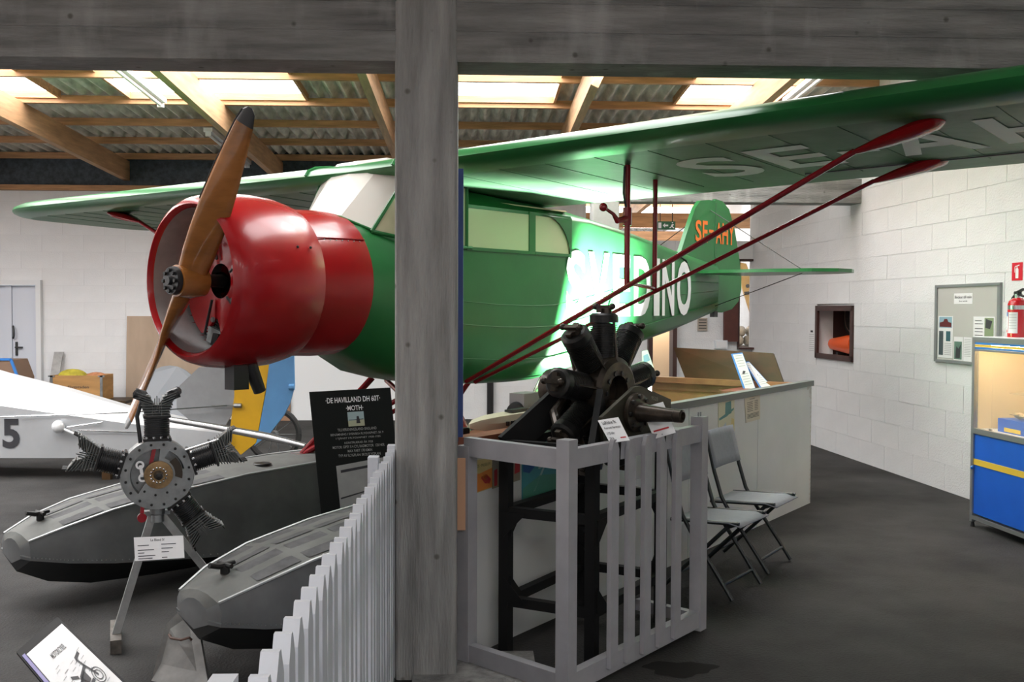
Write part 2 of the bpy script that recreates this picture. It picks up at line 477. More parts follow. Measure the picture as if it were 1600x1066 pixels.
for i in range(len(cuts) - 1):
    for j in range(len(ycuts) - 1):
        x0, x1, y0, y1 = cuts[i], cuts[i + 1], ycuts[j], ycuts[j + 1]
        if y0 >= YB and x1 < 1.2: continue
        sky = (x0, x1) in SKYX and (y0, y1) in sky_rows and not (x0 > 2 and y0 == 4.9)
        if sky:
            nn = 3
            for q in range(nn):
                ya, yb = y0 + (y1 - y0) * q / nn, y0 + (y1 - y0) * (q + 1) / nn
                b = B(); b.quad((x0, ya, ROOFZ(ya) + .12), (x1, ya, ROOFZ(ya) + .12), (x1, yb, ROOFZ(yb) + .12), (x0, yb, ROOFZ(yb) + .12))
                b.build('translucent_sheet', skylight_m, roof, 0)
            b = B()
            for xe in (x0, x1): b.bar((xe, y0, ROOFZ(y0) + .09), (xe, y1, ROOFZ(y1) + .09), .03, .09)
            b.bar((x0, y1, ROOFZ(y1) + .09), (x1, y1, ROOFZ(y1) + .09), .03, .09)
            b.build('skylight_curb', timber, roof, 0)
        else:
            ny = max(1, round((y1 - y0) / 2.4))
            for q in range(ny):
                corr(x0, x1, y0 + (y1 - y0) * q / ny, y0 + (y1 - y0) * (q + 1) / ny).build('corrugated_sheet', fibre, roof, 50)
# translucent strips over the annex
for ya, yb in ((16.6, 17.3), (19.2, 20.3), (21.6, 22.6)):
    b = B(); b.box((3.1, (ya + yb) / 2, ROOFZ((ya + yb) / 2) - .02), (2.8, yb - ya, .02)); b.build('translucent_sheet', skylight_m, roof, 0)
for y, z in ((15.6, 3.0), (18.6, 2.95)):
    b = B(); b.box((3.1, y, z), (2.9, .12, .22)); b.build('tie_beam', timber, roof, 0)

# fluorescent battens along the roof
def batten(pa, pb, label):
    c = (V(pa) + V(pb)) / 2
    t = thing('batten_light', label, 'light', c)
    b = B(); b.bar(pa, pb, .11, .05); b.build('housing', tube_m, t, 0)
    d = (V(pb) - V(pa)).normalized()
    b = B(); b.tube([V(pa) + d * .05 - Z3 * .05, V(pb) - d * .05 - Z3 * .05], .02, 8); b.build('tube', tube_m, t)
    b = B()
    for p in (V(pa) + d * .03, V(pb) - d * .03): b.box(p - Z3 * .045, (.07, .035, .06))
    b.build('end_cap', tube_m, t, 0)
    return t
def roofpt(px, py, drop):
    r = ray(px, py); # intersection with the plane 'drop' under the purlins
    k = (ROOFZ(0) - drop - EYE.z) / (r.z + .044 * r.y); return EYE + r * k
p = roofpt(217, 138, .10); batten((p.x, p.y - 1.5, ROOFZ(p.y - 1.5) - .045), (p.x, p.y + .75, ROOFZ(p.y + .75) - .045), 'white batten light fixed under the purlins beside the skylight gap')
p = roofpt(325, 215, .10); batten((p.x + .05, p.y - .2, ROOFZ(p.y - .2) - .045), (p.x + .05, p.y + 2.0, ROOFZ(p.y + 2.0) - .045), 'white batten light under the purlins behind the propeller tip')
p = roofpt(1290, 118, .10); batten((p.x, p.y - 1.6, ROOFZ(p.y - 1.6) - .045), (p.x, p.y + 1.2, ROOFZ(p.y + 1.2) - .045), 'white batten light under the purlins above the green wing')

# double door in the rear wall
D0 = -9 + 1.35; D1 = -9 + 2.70
door = shell('door_1', ((D0 + D1) / 2, YB, 0))
b = B(); b.box((D1 - .035, YB - .03, .9825), (.07, .10, 1.965)); b.box((D0 + .035, YB - .03, .9825), (.07, .10, 1.965)); b.box(((D0 + D1) / 2, YB - .03, 2.0), (D1 - D0, .10, .07)); b.build('door_frame', mat('door_frame_white', (.70, .71, .72), .5), door, 0)
dm = aty(14, 520, YB).x
b = B(); b.box(((dm + .05 + D1 - .07) / 2, YB + .03, .985), (D1 - .07 - dm - .05, .04, 1.95)); leaf = b.build('door_leaf', doorpaint, door, 0)
hp = aty(26, 545, YB)
b = B(); b.box((hp.x, YB - .0, hp.z), (.03, .02, .2)); b.bar((hp.x, YB - .03, hp.z + .02), (hp.x + .1, YB - .03, hp.z + .02), .02, .02); b.box((hp.x, YB - .015, hp.z + .02), (.02, .05, .02)); b.build('handle', black, leaf)
b = B(); b.box((dm, YB + .02, .985), (.09, .06, 1.95)); b.build('mullion', doorpaint, door, 0)
b = B(); b.box(((D0 + .07 + dm - .05) / 2, YB + .04, .985), (dm - .05 - D0 - .07, .04, 1.95)); b.build('door_leaf', doorpaint, door, 0)
pp = aty(22, 520, YB); b = B(); b.tube([(pp.x, YB - .03, pp.z + .1), (pp.x + .02, YB - .06, pp.z + .03), (pp.x + .02, YB - .06, pp.z - .05), (pp.x, YB - .03, pp.z - .08)], .015, 8); b.build('pull_strap', black, door)
# dark downpipe on the rear wall behind the counter
p0 = aty(766, 620, YB - .06); b = B(); b.tube([(p0.x, YB - .07, .0), (p0.x, YB - .07, 2.2)], .05, 10); struct(b.build('trim_3', black, None), 'dark pipe running up the white rear wall')

# window in the partition
wl, wr_, wt, wb = wx(1152), wx(1188), aty(1170, 405, YP).z, aty(1170, 546, YP).z
win = shell('window_1', ((wl + wr_) / 2, YP, wb))
b = B()
for x in (wl + .015, wr_ - .015): b.box((x, YP + .05, (wt + wb) / 2), (.03, .16, wt - wb))
b.box(((wl + wr_) / 2, YP + .05, wt - .015), (wr_ - wl, .16, .03)); b.box(((wl + wr_) / 2, YP + .02, wb + .015), (wr_ - wl, .24, .03))
b.build('window_frame', maroon, win, 0)
b = B(); b.box(((wl + wr_) / 2, YP + .08, (wt + wb) / 2), (wr_ - wl - .06, .006, wt - wb - .06)); b.build('pane', cabglass, win, 0)
dl, dr = wx(1012), wx(1056)
d2 = shell('door_2', ((dl + dr) / 2, YP, 0))
b = B()
for x in (dl + .03, dr - .03): b.box((x, YP + .02, .995), (.06, .26, 1.99))
b.box(((dl + dr) / 2, YP + .02, 2.02), (dr - dl, .26, .06)); b.build('door_frame', maroon, d2, 0)
# recess in the right wall
q0, q1 = RWs + rw_d * rs0, RWs + rw_d * rs1
rec = shell('window_2', (q0 + q1) / 2 + Z3 * rz0)
b = B(); dp = .42
b.box((q0 + q1) / 2 - rw_n * dp + Z3 * (rz0 + rz1) / 2, (rs1 - rs0 + .1, .02, rz1 - rz0 + .1), (rw_d, rw_n, Z3))
b.build('recess_back', mat('grey_recess_board', (.30, .30, .29), .7), rec, 0)
b = B()
for q, sgn in ((q0, -1), (q1, 1)): b.box(q - rw_n * dp / 2 + rw_d * sgn * .012 + Z3 * (rz0 + rz1) / 2, (.02, dp, rz1 - rz0 + .04), (rw_d, rw_n, Z3))
for z in (rz0 - .012, rz1 + .012): b.box((q0 + q1) / 2 - rw_n * dp / 2 + Z3 * z, (rs1 - rs0 + .04, dp, .02), (rw_d, rw_n, Z3))
b.build('recess_lining', maroon, rec, 0)
b = B()
for q, sgn in ((q0, 1), (q1, -1)): b.box(q + rw_n * .012 + rw_d * sgn * .03 + Z3 * (rz0 + rz1) / 2, (.06, .03, rz1 - rz0), (rw_d, rw_n, Z3))
for z in (rz0 + .03, rz1 - .03): b.box((q0 + q1) / 2 + rw_n * .012 + Z3 * z, (rs1 - rs0, .03, .06), (rw_d, rw_n, Z3))
b.build('window_frame', maroon, rec, 0)
# ================================================================== GREEN FLOATPLANE
HUB = atd(267, 440, 5.6)
TAILP = atd(1160, 430, 10.65)
A = V((TAILP.x - HUB.x, TAILP.y - HUB.y, 0)).normalized()      # nose to tail
S = V((A.y, -A.x, 0))                                          # towards the near wing
def PL(u, v, z): return V((HUB.x, HUB.y, 0)) + A * u + S * v + Z3 * z
plane = thing('airplane', 'green high-wing floatplane with red engine cowling and wooden propeller', 'airplane', PL(1.9, .13, 0))
CZ = 1.80

# fuselage sections: u, half width, bottom, top, roundness (1 = circle)
FS = [(1.05, .445, 1.365, 2.235, 1), (1.35, .445, 1.22, 2.20, .62), (1.62, .44, 1.165, 2.16, .32), (1.90, .44, 1.135, 2.455, .08),
      (2.25, .44, 1.115, 2.435, .08), (2.56, .44, 1.11, 2.42, .08), (2.62, .44, 1.11, 2.42, .08), (2.85, .435, 1.115, 2.405, .1), (3.06, .425, 1.14, 2.40, .1), (3.4, .385, 1.19, 2.375, .12),
      (4.2, .285, 1.31, 2.30, .14), (5.0, .185, 1.435, 2.20, .16), (5.6, .105, 1.545, 2.13, .2), (6.05, .035, 1.63, 2.08, .2)]
SILL, WTOP = 2.045, 2.325
def fus_w(u):
    for q in range(len(FS) - 1):
        if FS[q][0] <= u <= FS[q + 1][0]:
            t = (u - FS[q][0]) / (FS[q + 1][0] - FS[q][0]); return FS[q][1] * (1 - t) + FS[q + 1][1] * t
    return FS[0][1] if u < FS[0][0] else FS[-1][1]
def sect(u, w, zb, zt, rd):
    cz, hz = (zb + zt) / 2, (zt - zb) / 2
    box_pts = [(0, zb), (.55 * w, zb + .004), (.86 * w, zb + .05), (.985 * w, zb + .17), (w, zb + .32 * (zt - zb)), (w, zb + (.50) * (zt - zb)),
               (w, zb + .72 * (zt - zb)), (w, zt - .055), (.90 * w, zt - .012), (.5 * w, zt + .008), (0, zt + .012)]
    if 1.85 < u < 3.2:
        box_pts[6] = (w, SILL); box_pts[7] = (w, WTOP)
    half = []
    for i, (x, z) in enumerate(box_pts):
        a = -PI / 2 + PI * i / 10
        cx, czz = w * math.cos(a), cz + hz * math.sin(a)
        half.append((x * (1 - rd) + cx * rd, z * (1 - rd) + czz * rd))
    ring = [PL(u, x, z) for x, z in half] + [PL(u, -x, z) for x, z in half[-2:0:-1]]
    return ring
# windows are left open in the skin between stations 3-5 and 6-8 on both sides
def win_skip(i, j): return (i in (3, 4) or i in (6, 7)) and (j == 6 or j == 13)
b = B(); b.loft([sect(*q) for q in FS], True, True, win_skip)
fus = b.build('fuselage', green, plane, 50)
# longitudinal stringer ridges under the fabric
b = B()
for zf in (.20, .45, .62):
    for sg in (1, -1):
        pts = []
        for (u, w, zb, zt, rd) in FS[2:]:
            z = zb + zf * min(zt - zb, .9)
            pts.append(PL(u, sg * (w * (1.0 if zf > .3 else .992) - .001), z))
        b.tube(pts, .0045, 5)
b.build('stringer', green, plane, 60)
# cabin lining and seat backs seen through the panes
b = B(); b.box(PL(2.45, 0, 1.97), (1.15, .80, .02), (A, S, Z3)); b.box(PL(2.5, 0, 2.375), (1.1, .80, .01), (A, S, Z3)); b.build('cabin_lining', cream, plane, 0)
def seatback(u):
    pts = []
    for k in range(9):
        a = PI * k / 8; pts.append((-.24 * math.cos(a), 1.97 + .24 * math.sin(a)))
    b = B(); b.prism([PL(u, x, z) for x, z in pts], A * .05); return b.build('seat_back', mat('seat_cloth', (.55, .48, .36), .9), plane, 40)
seatback(2.12); seatback(2.78)
b = B(); b.tube([PL(1.95, .30, 1.98), PL(2.0, .34, 2.22), PL(2.12, .34, 2.36)], .012, 8); b.tube([PL(1.95, -.30, 1.98), PL(2.0, -.34, 2.22), PL(2.12, -.34, 2.36)], .012, 8); b.build('cabin_tube', cream, plane)
# panes and window frames
for sg in (1, -1):
    b = B(); b.box(PL(2.23, sg * .437, (SILL + WTOP) / 2), (.68, .006, WTOP - SILL), (A, S, Z3)); b.build('window_pane', plex, plane, 0)
    b = B(); b.prism([PL(2.62, sg * .434, SILL), PL(3.06, sg * .420, SILL), PL(3.06, sg * .420, WTOP), PL(2.62, sg * .434, WTOP)], S * sg * -.006); b.build('window_pane', plex, plane, 0)
    b = B()
    for (p, q) in (((1.9, SILL), (2.56, SILL)), ((1.9, WTOP), (3.06, WTOP)), ((2.62, SILL), (3.06, SILL)), ((1.91, SILL), (1.91, WTOP))):
        b.bar(PL(p[0], sg * .443, p[1]), PL(q[0], sg * (.443 if q[0] < 3 else .428), q[1]), .012, .022)
    b.box(PL(2.59, sg * .44, (SILL + WTOP) / 2), (.07, .014, WTOP - SILL + .02), (A, S, Z3))
    # curved corner of the rear pane
    arc = [(2.72 + .34 * math.sin(t), SILL - .02 + (WTOP - SILL + .02) * math.cos(t)) for t in [PI / 2 * k / 8 for k in range(9)]]
    poly = [PL(x, sg * (.442 if x < 2.85 else .442 - .014 * (x - 2.85) / .21), z) for x, z in arc] + [PL(3.075, sg * .427, SILL - .02), PL(3.075, sg * .427, WTOP + .01), PL(2.72, sg * .442, WTOP + .01)]
    for k in range(len(arc) - 1):
        q = [poly[k], poly[k + 1], PL(3.075, sg * .428, min(WTOP + .01, arc[k + 1][1])), PL(3.075, sg * .428, min(WTOP + .01, arc[k][1]))]
        b.prism(q, S * sg * .004)
    b.build('window_frame', green, plane, 0)
# windshield: front pane and two side panes from the nose deck to the wing
WS_B = [(1.00, 0.0, 2.235), (1.05, .17, 2.205), (1.18, .32, 2.125)]
WS_T = [(1.36, 0.0, 2.60), (1.38, .24, 2.60), (1.44, .43, 2.56)]
b = B()
for sg in (1, -1):
    for k in range(2):
        b.quad(PL(WS_B[k][0], sg * WS_B[k][1], WS_B[k][2]), PL(WS_B[k + 1][0], sg * WS_B[k + 1][1], WS_B[k + 1][2]), PL(WS_T[k + 1][0], sg * WS_T[k + 1][1], WS_T[k + 1][2]), PL(WS_T[k][0], sg * WS_T[k][1], WS_T[k][2]))
b.build('windshield', plex_w, plane, 20)
for sg in (1, -1):
    b = B(); b.add([PL(1.18, sg * .322, 2.125), PL(1.44, sg * .432, 2.56), PL(1.90, sg * .442, 2.45), PL(1.90, sg * .442, 2.06), PL(1.60, sg * .442, 2.045)], [(0, 1, 2, 3, 4)]); b.build('side_pane', plex, plane, 0)
b = B()
for sg in (1, -1):
    b.tube([PL(1.175, sg * .325, 2.12), PL(1.435, sg * .437, 2.565)], .013, 8)
    b.tube([PL(1.175, sg * .325, 2.12), PL(1.4, sg * .43, 2.075), PL(1.62, sg * .446, 2.045), PL(1.95, sg * .446, 2.05)], .012, 8)
    b.tube([PL(1.90, sg * .445, 2.05), PL(1.90, sg * .445, 2.45)], .013, 8)
    b.tube([PL(q[0], sg * q[1], q[2] + .004) for q in WS_B], .008, 8)
b.build('windshield_frame', green, plane)

# red nose bay behind the cowl
b = B()
rings = []
for u, r, w in ((.58, .425, 0), (.80, .444, 0), (.95, .450, 0), (1.075, .452, 0)):
    rings.append([PL(u, r * math.cos(2 * PI * k / 40), CZ + r * math.sin(2 * PI * k / 40) * (1 if u < 1.05 else .985)) for k in range(40)])
b.loft(rings, True, True); nose = b.build('nose_bay', red, plane, 50)
b = B()
for ang in (35, 145): b.bar(PL(.70, .444 * math.cos(R(ang)), CZ + .444 * math.sin(R(ang))), PL(1.07, .455 * math.cos(R(ang)), CZ + .455 * math.sin(R(ang))), .008, .006)
b.build('hinge', red_s, nose, 0)
b = B()
for k in range(7): b.sphere(PL(.76 + .045 * k, .450 * math.cos(R(33)), CZ + .452 * math.sin(R(33))), .004, 6, 4)
b.build('rivet', alu_l, nose)
# cowling ring
prof = [(.36, .395), (.20, .400), (.13, .408), (.105, .425), (.115, .445), (.15, .468), (.22, .488), (.32, .499), (.45, .501), (.58, .492), (.66, .474), (.70, .462), (.695, .45)]
b = B(); b.lathe([(h, r) for h, r in prof], PL(0, 0, CZ), A, 64, cap=False); cowl = b.build('cowling', [red], plane, 50)
b = B(); b.lathe([(.135, .4045), (.22, .398), (.40, .394), (.72, .39)], PL(0, 0, CZ), A, 48, cap=False); b.build('cowl_lining', alu_l, cowl, 50)
b = B()
for k in range(2): b.sphere(PL(.50 + .09 * k, .500 * math.cos(R(22)), CZ + .500 * math.sin(R(22))), .008, 8, 5)
b.build('fastener', blackmetal, cowl)
# inner red baffle with openings for the five cylinders
b = B(); n = 80; ring_o, ring_i = [], []
cyl_ang = [90 + 72 * k + 20 for k in range(5)]
for k in range(n):
    a = 360 * k / n
    dmin = min(abs((a - c + 180) % 360 - 180) for c in cyl_ang)
    r = 0.37 if dmin > 17 else 0.37 - .15 * math.cos(R(90 * dmin / 17))
    ring_o.append(PL(.33, r * math.cos(R(a)), CZ + r * math.sin(R(a)))); ring_i.append(PL(.315, .10 * math.cos(R(a)), CZ + .10 * math.sin(R(a))))
b.loft([ring_o, [p + A * .02 for p in ring_o]], True, False); b.loft([ring_o, ring_i], True, False); b.build('engine_baffle', red, plane, 50)
b = B(); b.lathe([(.70, .39), (.71, .0)], PL(0, 0, CZ), A, 32, cap=False); b.build('firewall', blackmetal, plane)
def finned(b, o, d, r0, r1, h0, h1, n, seg=16):
    prof = []
    for k in range(n):
        t0 = h0 + (h1 - h0) * k / n; t1 = h0 + (h1 - h0) * (k + .5) / n
        prof += [(t0, r0), (t0 + .0005, r1), (t1, r1), (t1 + .0005, r0)]
    b.lathe([(h0, .0)] + prof + [(h1, .0)], o, d, seg, cap=False)
for a in cyl_ang:
    d = S * math.cos(R(a)) + Z3 * math.sin(R(a)); o = PL(.40, 0, CZ)
    b = B(); finned(b, o, d, .05, .062, .12, .29, 9); cy = b.build('cylinder', blackmetal, plane, 30)
    X, Y, Zx = basis(d, A)
    b = B(); b.box(o + d * .33 - A * .01, (.13, .12, .09), (X, Y, Zx))
    for q in range(5): b.box(o + d * (.295 + .018 * q), (.15, .14, .005), (X, Y, Zx))
    b.build('cylinder_head', alu, cy, 0)
    b = B(); b.tube([o + d * .30 - A * .09 + Y * .05, o + d * .36 - A * .11 + Y * .07], .022, 8); b.tube([o + d * .12 - A * .10 - Y * .03, o + d * .33 - A * .10 - Y * .05], .008, 6); b.build('rocker', black, cy)
b = B(); b.lathe([(.18, .034), (.26, .036), (.33, .038)], PL(0, 0, CZ), A, 24); b.build('gear_case', blackmetal, plane)
for a in (20, 100, 190, 270, 330):
    b = B(); b.lathe([(0, .016), (.012, .014)], PL(.268, .22 * math.cos(R(a)), CZ + .22 * math.sin(R(a))), -A, 10); b.build('baffle_nut', alu, plane)

# propeller
PR = PL(.10, .02, 1.795)
prop = B().build  # placeholder for readability
def blade(rdir, Rr, flip, name):
    tdir = (A.cross(rdir)).normalized() * flip
    st = [(0.0, .14, .095, 60), (.08, .165, .095, 60), (.17, .18, .078, 57), (.30, .185, .055, 50), (.45, .188, .050, 36), (.62, .175, .040, 28), (.78, .150, .032, 22), (.91, .120, .024, 19), (.975, .085, .016, 18), (1.0, .03, .008, 17)]
    rings = []
    for f, ch, th, be in st:
        c = PR + rdir * (Rr * f); cd = tdir * math.cos(R(be)) + A * math.sin(R(be)); nd = cd.cross(rdir).normalized()
        rings.append([c + cd * (ch / 2 * math.cos(2 * PI * k / 18)) + nd * (th / 2 * math.sin(2 * PI * k / 18)) for k in range(18)])
    return rings
ptop = (atp(391, 168, PR, A) - PR); R1 = ptop.length; d1 = ptop.normalized()
pbot = (atp(196, 668, PR, A) - PR); R2 = pbot.length; d2b = pbot.normalized()
PFLIP = 1
b = B(); ra = blade(d1, R1, PFLIP, 'a'); b.loft(ra[:8]); rb = blade(d2b, R2, PFLIP, 'b'); b.loft(rb[:8])
b.lathe([(-.085, .06), (-.08, .088), (.0, .098), (.085, .085), (.09, .05)], PR, A, 24)
prp = b.build('propeller', propwood, plane, 60)
b = B(); b.loft([[q * 1.0 for q in r] for r in ra[7:]]); b.build('blade_tip', black, prp, 60)
b = B(); b.loft(rb[7:]); b.build('blade_tip', chrome, prp, 60)
# metal leading-edge sheath on the upper blade
b = B(); b.tube([r[9] for r in ra[4:9]], .006, 6); b.build('edge_sheath', blackmetal, prp)
b = B(); b.lathe([(0, .0), (0, .075), (.018, .078), (.03, .078)], PR - A * .115, A, 28, cap=False)
b.lathe([(-.02, .0), (-.02, .022), (.0, .026)], PR - A * .115, A, 16, cap=False)
hubp = b.build('hub_plate', black, prp)
for k in range(8):
    a = 2 * PI * k / 8; o = PR - A * .118 + S * (.056 * math.cos(a)) + Z3 * (.056 * math.sin(a))
    b = B(); b.lathe([(-.012, .011), (.0, .012)], o, A, 6); b.build('hub_bolt', blackmetal, hubp, 20)
b = B(); b.tube([PR - A * .10, PR + A * .10], .035, 14); b.build('propeller_shaft', blackmetal, prp)

# exhaust stubs below the cowling
e0 = atp(372, 575, PL(0, .10, 0), S)
b = B(); b.box(atp(370, 588, PL(0, .10, 0), S), (.10, .09, .15), (A, S, Z3)); b.tube([atp(365, 575, PL(0, .10, 0), S), atp(395, 580, PL(0, .10, 0), S)], .03, 10); b.build('exhaust_box', black, plane, 0)
b = B(); b.tube([atp(388, 560, PL(0, .12, 0), S), atp(394, 580, PL(0, .12, 0), S), atp(406, 612, PL(0, .12, 0), S)], [.045, .042, .036], 12); b.build('exhaust_pipe', black, plane)

# wings
WLE, WCH = 1.26, 1.65
AF = [(0, 0), (.012, .034), (.05, .066), (.13, .093), (.27, .108), (.45, .098), (.65, .066), (.85, .028), (1, .004),
      (1, -.004), (.85, -.014), (.65, -.024), (.45, -.034), (.25, -.045), (.13, -.050), (.05, -.043), (.012, -.024)]
def wing_z(u): return 2.515 - .115 * (u - WLE) / WCH
def wring(v, f=1.0, du=0.0, tz=1.0):
    pts = []
    for c, z in AF:
        cc = .45 + (c - .45) * f
        u = WLE + cc * WCH + du
        pts.append(PL(u, v, wing_z(u) + z * tz + .012 * abs(v)))
    return pts
def wing(sg, name, label):
    st = [(.42, 1)] + [(.42 + .34 * k, 1) for k in range(1, 12)] + [(4.45, .995), (4.7, .97), (4.9, .91), (5.05, .82), (5.15, .70), (5.22, .54), (5.26, .3)]
    b = B(); rings = [wring(sg * v, f, 0, f ** .7) for v, f in st]
    n = len(AF)
    b.loft(rings, True, True)
    # underside gets the weathered grey-green, the leading edge and top stay green
    for i, f in enumerate(b.f):
        js = {q % n for q in f}
        if len(f) == 4 and js <= {9, 10, 11, 12, 13, 14}: b.m[i] = 1
    o = b.build(name, [green, green_grey], plane, 40, label)
    # rib tapes on the underside
    b = B()
    for k in range(1, 13):
        v = sg * (.42 + .34 * k)
        if abs(v) > 4.5: break
        pts = [PL(WLE + c * WCH, v, wing_z(WLE + c * WCH) + z - .0005 + .012 * abs(v)) for c, z in AF[10:15]]
        b.tube(pts, .0025, 5, flat=.5)
    b.build('rib_tape', green_grey, o, 60)
    # aileron gap line
    b = B(); b.bar(PL(2.56, sg * 2.5, wing_z(2.56) - .022 + .03), PL(2.56, sg * 4.6, wing_z(2.56) - .022 + .055), .01, .006); b.build('aileron_gap', black, o, 0)
    return o
wn = wing(1, 'wing', 'wing with pale registration letters under it')
wf = wing(-1, 'wing', 'wing reaching to the white rear wall')
b = B(); rings = [wring(v, 1) for v in (-.42, -.2, 0, .2, .42)]; b.loft(rings); b.build('wing_center', [green], plane, 40)
# root fairing strip, hinge plates
b = B()
for sg in (1, -1): b.tube([p + Z3 * .004 for p in wring(sg * .42)[0:9]], .012, 6)
b.build('wing_root_cap', green, plane)
# registration under the near wing
def under(u, v): return PL(u, v, wing_z(u) - .052 + .012 * abs(v) + .012 * max(0, (u - 1.8)) )
def under2(u, v):
    c = (u - WLE) / WCH; z = 0
    for q in range(9, len(AF) - 1):
        c0, z0 = AF[q]; c1, z1 = AF[q + 1]
        if c1 <= c <= c0: z = z1 + (z0 - z1) * (c - c1) / max(1e-6, c0 - c1)
    return PL(u, v, wing_z(u) + z + .012 * abs(v) - .003)
for ch, v0, w, u0, h in (('S', 2.02, .36, 2.42, .62), ('E', 2.50, .34, 2.36, .60), ('A', 3.15, .42, 2.34, .62), ('H', 3.66, .40, 2.30, .62), ('Y', 4.15, .40, 2.28, .62)):
    vs, fs = text_geo(ch, 1.0, .02)
    x0 = min(q[0] for q in vs); x1 = max(q[0] for q in vs); y0 = min(q[1] for q in vs); y1 = max(q[1] for q in vs)
    b = B(); b.add([under2(u0 - (q[1] - y0) / (y1 - y0) * h, v0 + (q[0] - x0) / (x1 - x0) * w) for q in vs], fs); b.build('wing_letter', pale_letter, wn, 0)
b = B(); b.add([under2(2.12, 2.90), under2(2.12, 3.10), under2(2.04, 3.10), under2(2.04, 2.90)], [(0, 1, 2, 3)]); b.build('wing_letter', pale_letter, wn, 0)

# wing struts with flat fairings
root_f = PL(1.90, .45, 1.165); root_r = PL(1.98, .45, 1.155)
sf = PL(1.62, 3.30, 2.455); sr = PL(2.62, 3.02, 2.43)
for sg in (1, -1):
    fl = lambda p: p if sg == 1 else p - S * (2 * ((p - V((HUB.x, HUB.y, 0))).dot(S)))
    for (p, q, w) in ((fl(root_f), fl(sf), .026), (fl(root_r), fl(sr), .022)):
        d = q - p
        b = B(); b.tube([p, p + d * .95], w * .9, 10, flat=.62, up=A); st_ = b.build('wing_strut', red_s, plane)
        # fairing: thin leaf shape against the wing
        tip = q + (fl(PL(0, .30, 0)) - fl(PL(0, 0, 0))) * .9 + Z3 * .035
        c = p + d * .945
        b = B(); rings = []
        for t, wd in ((0, .024), (.10, .042), (.35, .075), (.70, .100), (.90, .085), (.98, .045), (1.0, .015)):
            m_ = c + (tip - c) * t
            rings.append([m_ + A * (wd * math.cos(2 * PI * k / 10)) + Z3 * (wd * .36 * math.sin(2 * PI * k / 10)) for k in range(10)])
        b.loft(rings); b.build('strut_fairing', red, st_, 60)
# jury struts and the pitot on the near side
def on_strut(p, q, v):
    a0 = (p - V((HUB.x, HUB.y, 0))).dot(S); a1 = (q - V((HUB.x, HUB.y, 0))).dot(S)
    return p + (q - p) * ((v - a0) / (a1 - a0))
jf = on_strut(root_f, sf, 1.80); jr = on_strut(root_r, sr, 1.66)
b = B(); b.tube([jf, V((jf.x, jf.y, PL(0, 0, 2.47).z))], .017, 8); js = b.build('jury_strut', red_s, plane)
b = B(); b.tube([jr, V((jr.x, jr.y, 2.44))], .015, 8); b.build('jury_strut', red_s, plane)
b = B(); b.tube([jf + Z3 * .02, jr + Z3 * .02], .011, 6); b.build('jury_strut', red_s, plane)
pm = V((jf.x, jf.y, 2.16))
b = B(); b.tube([pm - Z3 * .04, pm + Z3 * .06], .026, 8); b.tube([pm, pm - A * .10 - Z3 * .02, pm - A * .14 + Z3 * .015, pm - A * .22 + Z3 * .04], [.02, .017, .010, .009], 8); b.sphere(pm - A * .235 + Z3 * .045, .024, 10, 6); b.build('airspeed_probe', red_s, plane)
b = B(); b.tube([V((jf.x, jf.y, 2.45)) - A * .03, V((jf.x, jf.y, 2.3)) - A * .04, V((jf.x, jf.y, 2.2)) - A * .01], .006, 6); b.build('cable', black, plane)

# tail
fin = [(5.30, 2.12), (5.45, 2.38), (5.60, 2.62), (5.70, 2.70), (5.86, 2.72), (5.99, 2.72), (5.99, 1.66), (5.6, 2.05)]
b = B(); b.prism([PL(u, -.022, z) for u, z in fin], S * .044); tf = b.build('tail_fin', green, plane, 20)
rud = [(6.0, 2.74), (6.14, 2.73), (6.28, 2.66), (6.40, 2.47), (6.50, 2.2), (6.56, 1.98), (6.56, 1.85), (6.50, 1.73), (6.36, 1.65), (6.15, 1.615), (6.0, 1.62)]
b = B(); b.prism([PL(u, -.018, z) for u, z in rud], S * .036); rd = b.build('rudder', green, plane, 20)
for k, (ch, u0, w) in enumerate((('S', 5.60, .115), ('E', 5.735, .10), ('-', 5.86, .09), ('A', 6.0, .115), ('H', 6.13, .115), ('Y', 6.26, .115))):
    zz = 2.30 if ch != '-' else 2.40
    lettering('registration_letter', ch, orange_letter, tf if u0 < 5.95 else rd, lambda x, y, u0=u0, zz=zz: PL(u0 + x, .027, zz + y), 1, .02, fit=(w, .21 if ch != '-' else .03))
b = B(); b.bar(PL(5.995, .024, 1.65), PL(5.995, .024, 2.70), .012, .01); b.build('rudder_hinge', green_grey, rd, 0)
stab = [(5.42, .10), (5.46, .9), (5.56, 1.22), (5.72, 1.40), (5.92, 1.44), (6.12, 1.38), (6.3, 1.15), (6.36, .6), (6.34, .16), (6.0, .08)]
for sg in (1, -1):
    b = B(); b.prism([PL(u, sg * v, 1.985) for u, v in stab], Z3 * .03); b.build('stabilizer', green, plane, 20)
b = B()
for sg in (1, -1):
    b.tube([PL(5.9, sg * .02, 2.62), PL(5.86, sg * 1.0, 2.015)], .004, 5); b.tube([PL(5.86, sg * 1.0, 1.985), PL(5.95, sg * .05, 1.68)], .004, 5)
b.build('brace_wire', blackmetal, plane)
b = B(); b.box(PL(6.02, 0, 1.60), (.07, .05, .06), (A, S, Z3)); b.tube([PL(5.98, 0, 1.66), PL(6.03, 0, 1.59)], .02, 8); b.build('tail_fitting', black, plane)
b = B(); b.tube([PL(5.0, .19, 2.14), PL(5.2, .16, 2.10), PL(5.3, .14, 2.02), PL(5.32, .14, 1.98)], .007, 6); b.build('cable', black, plane)
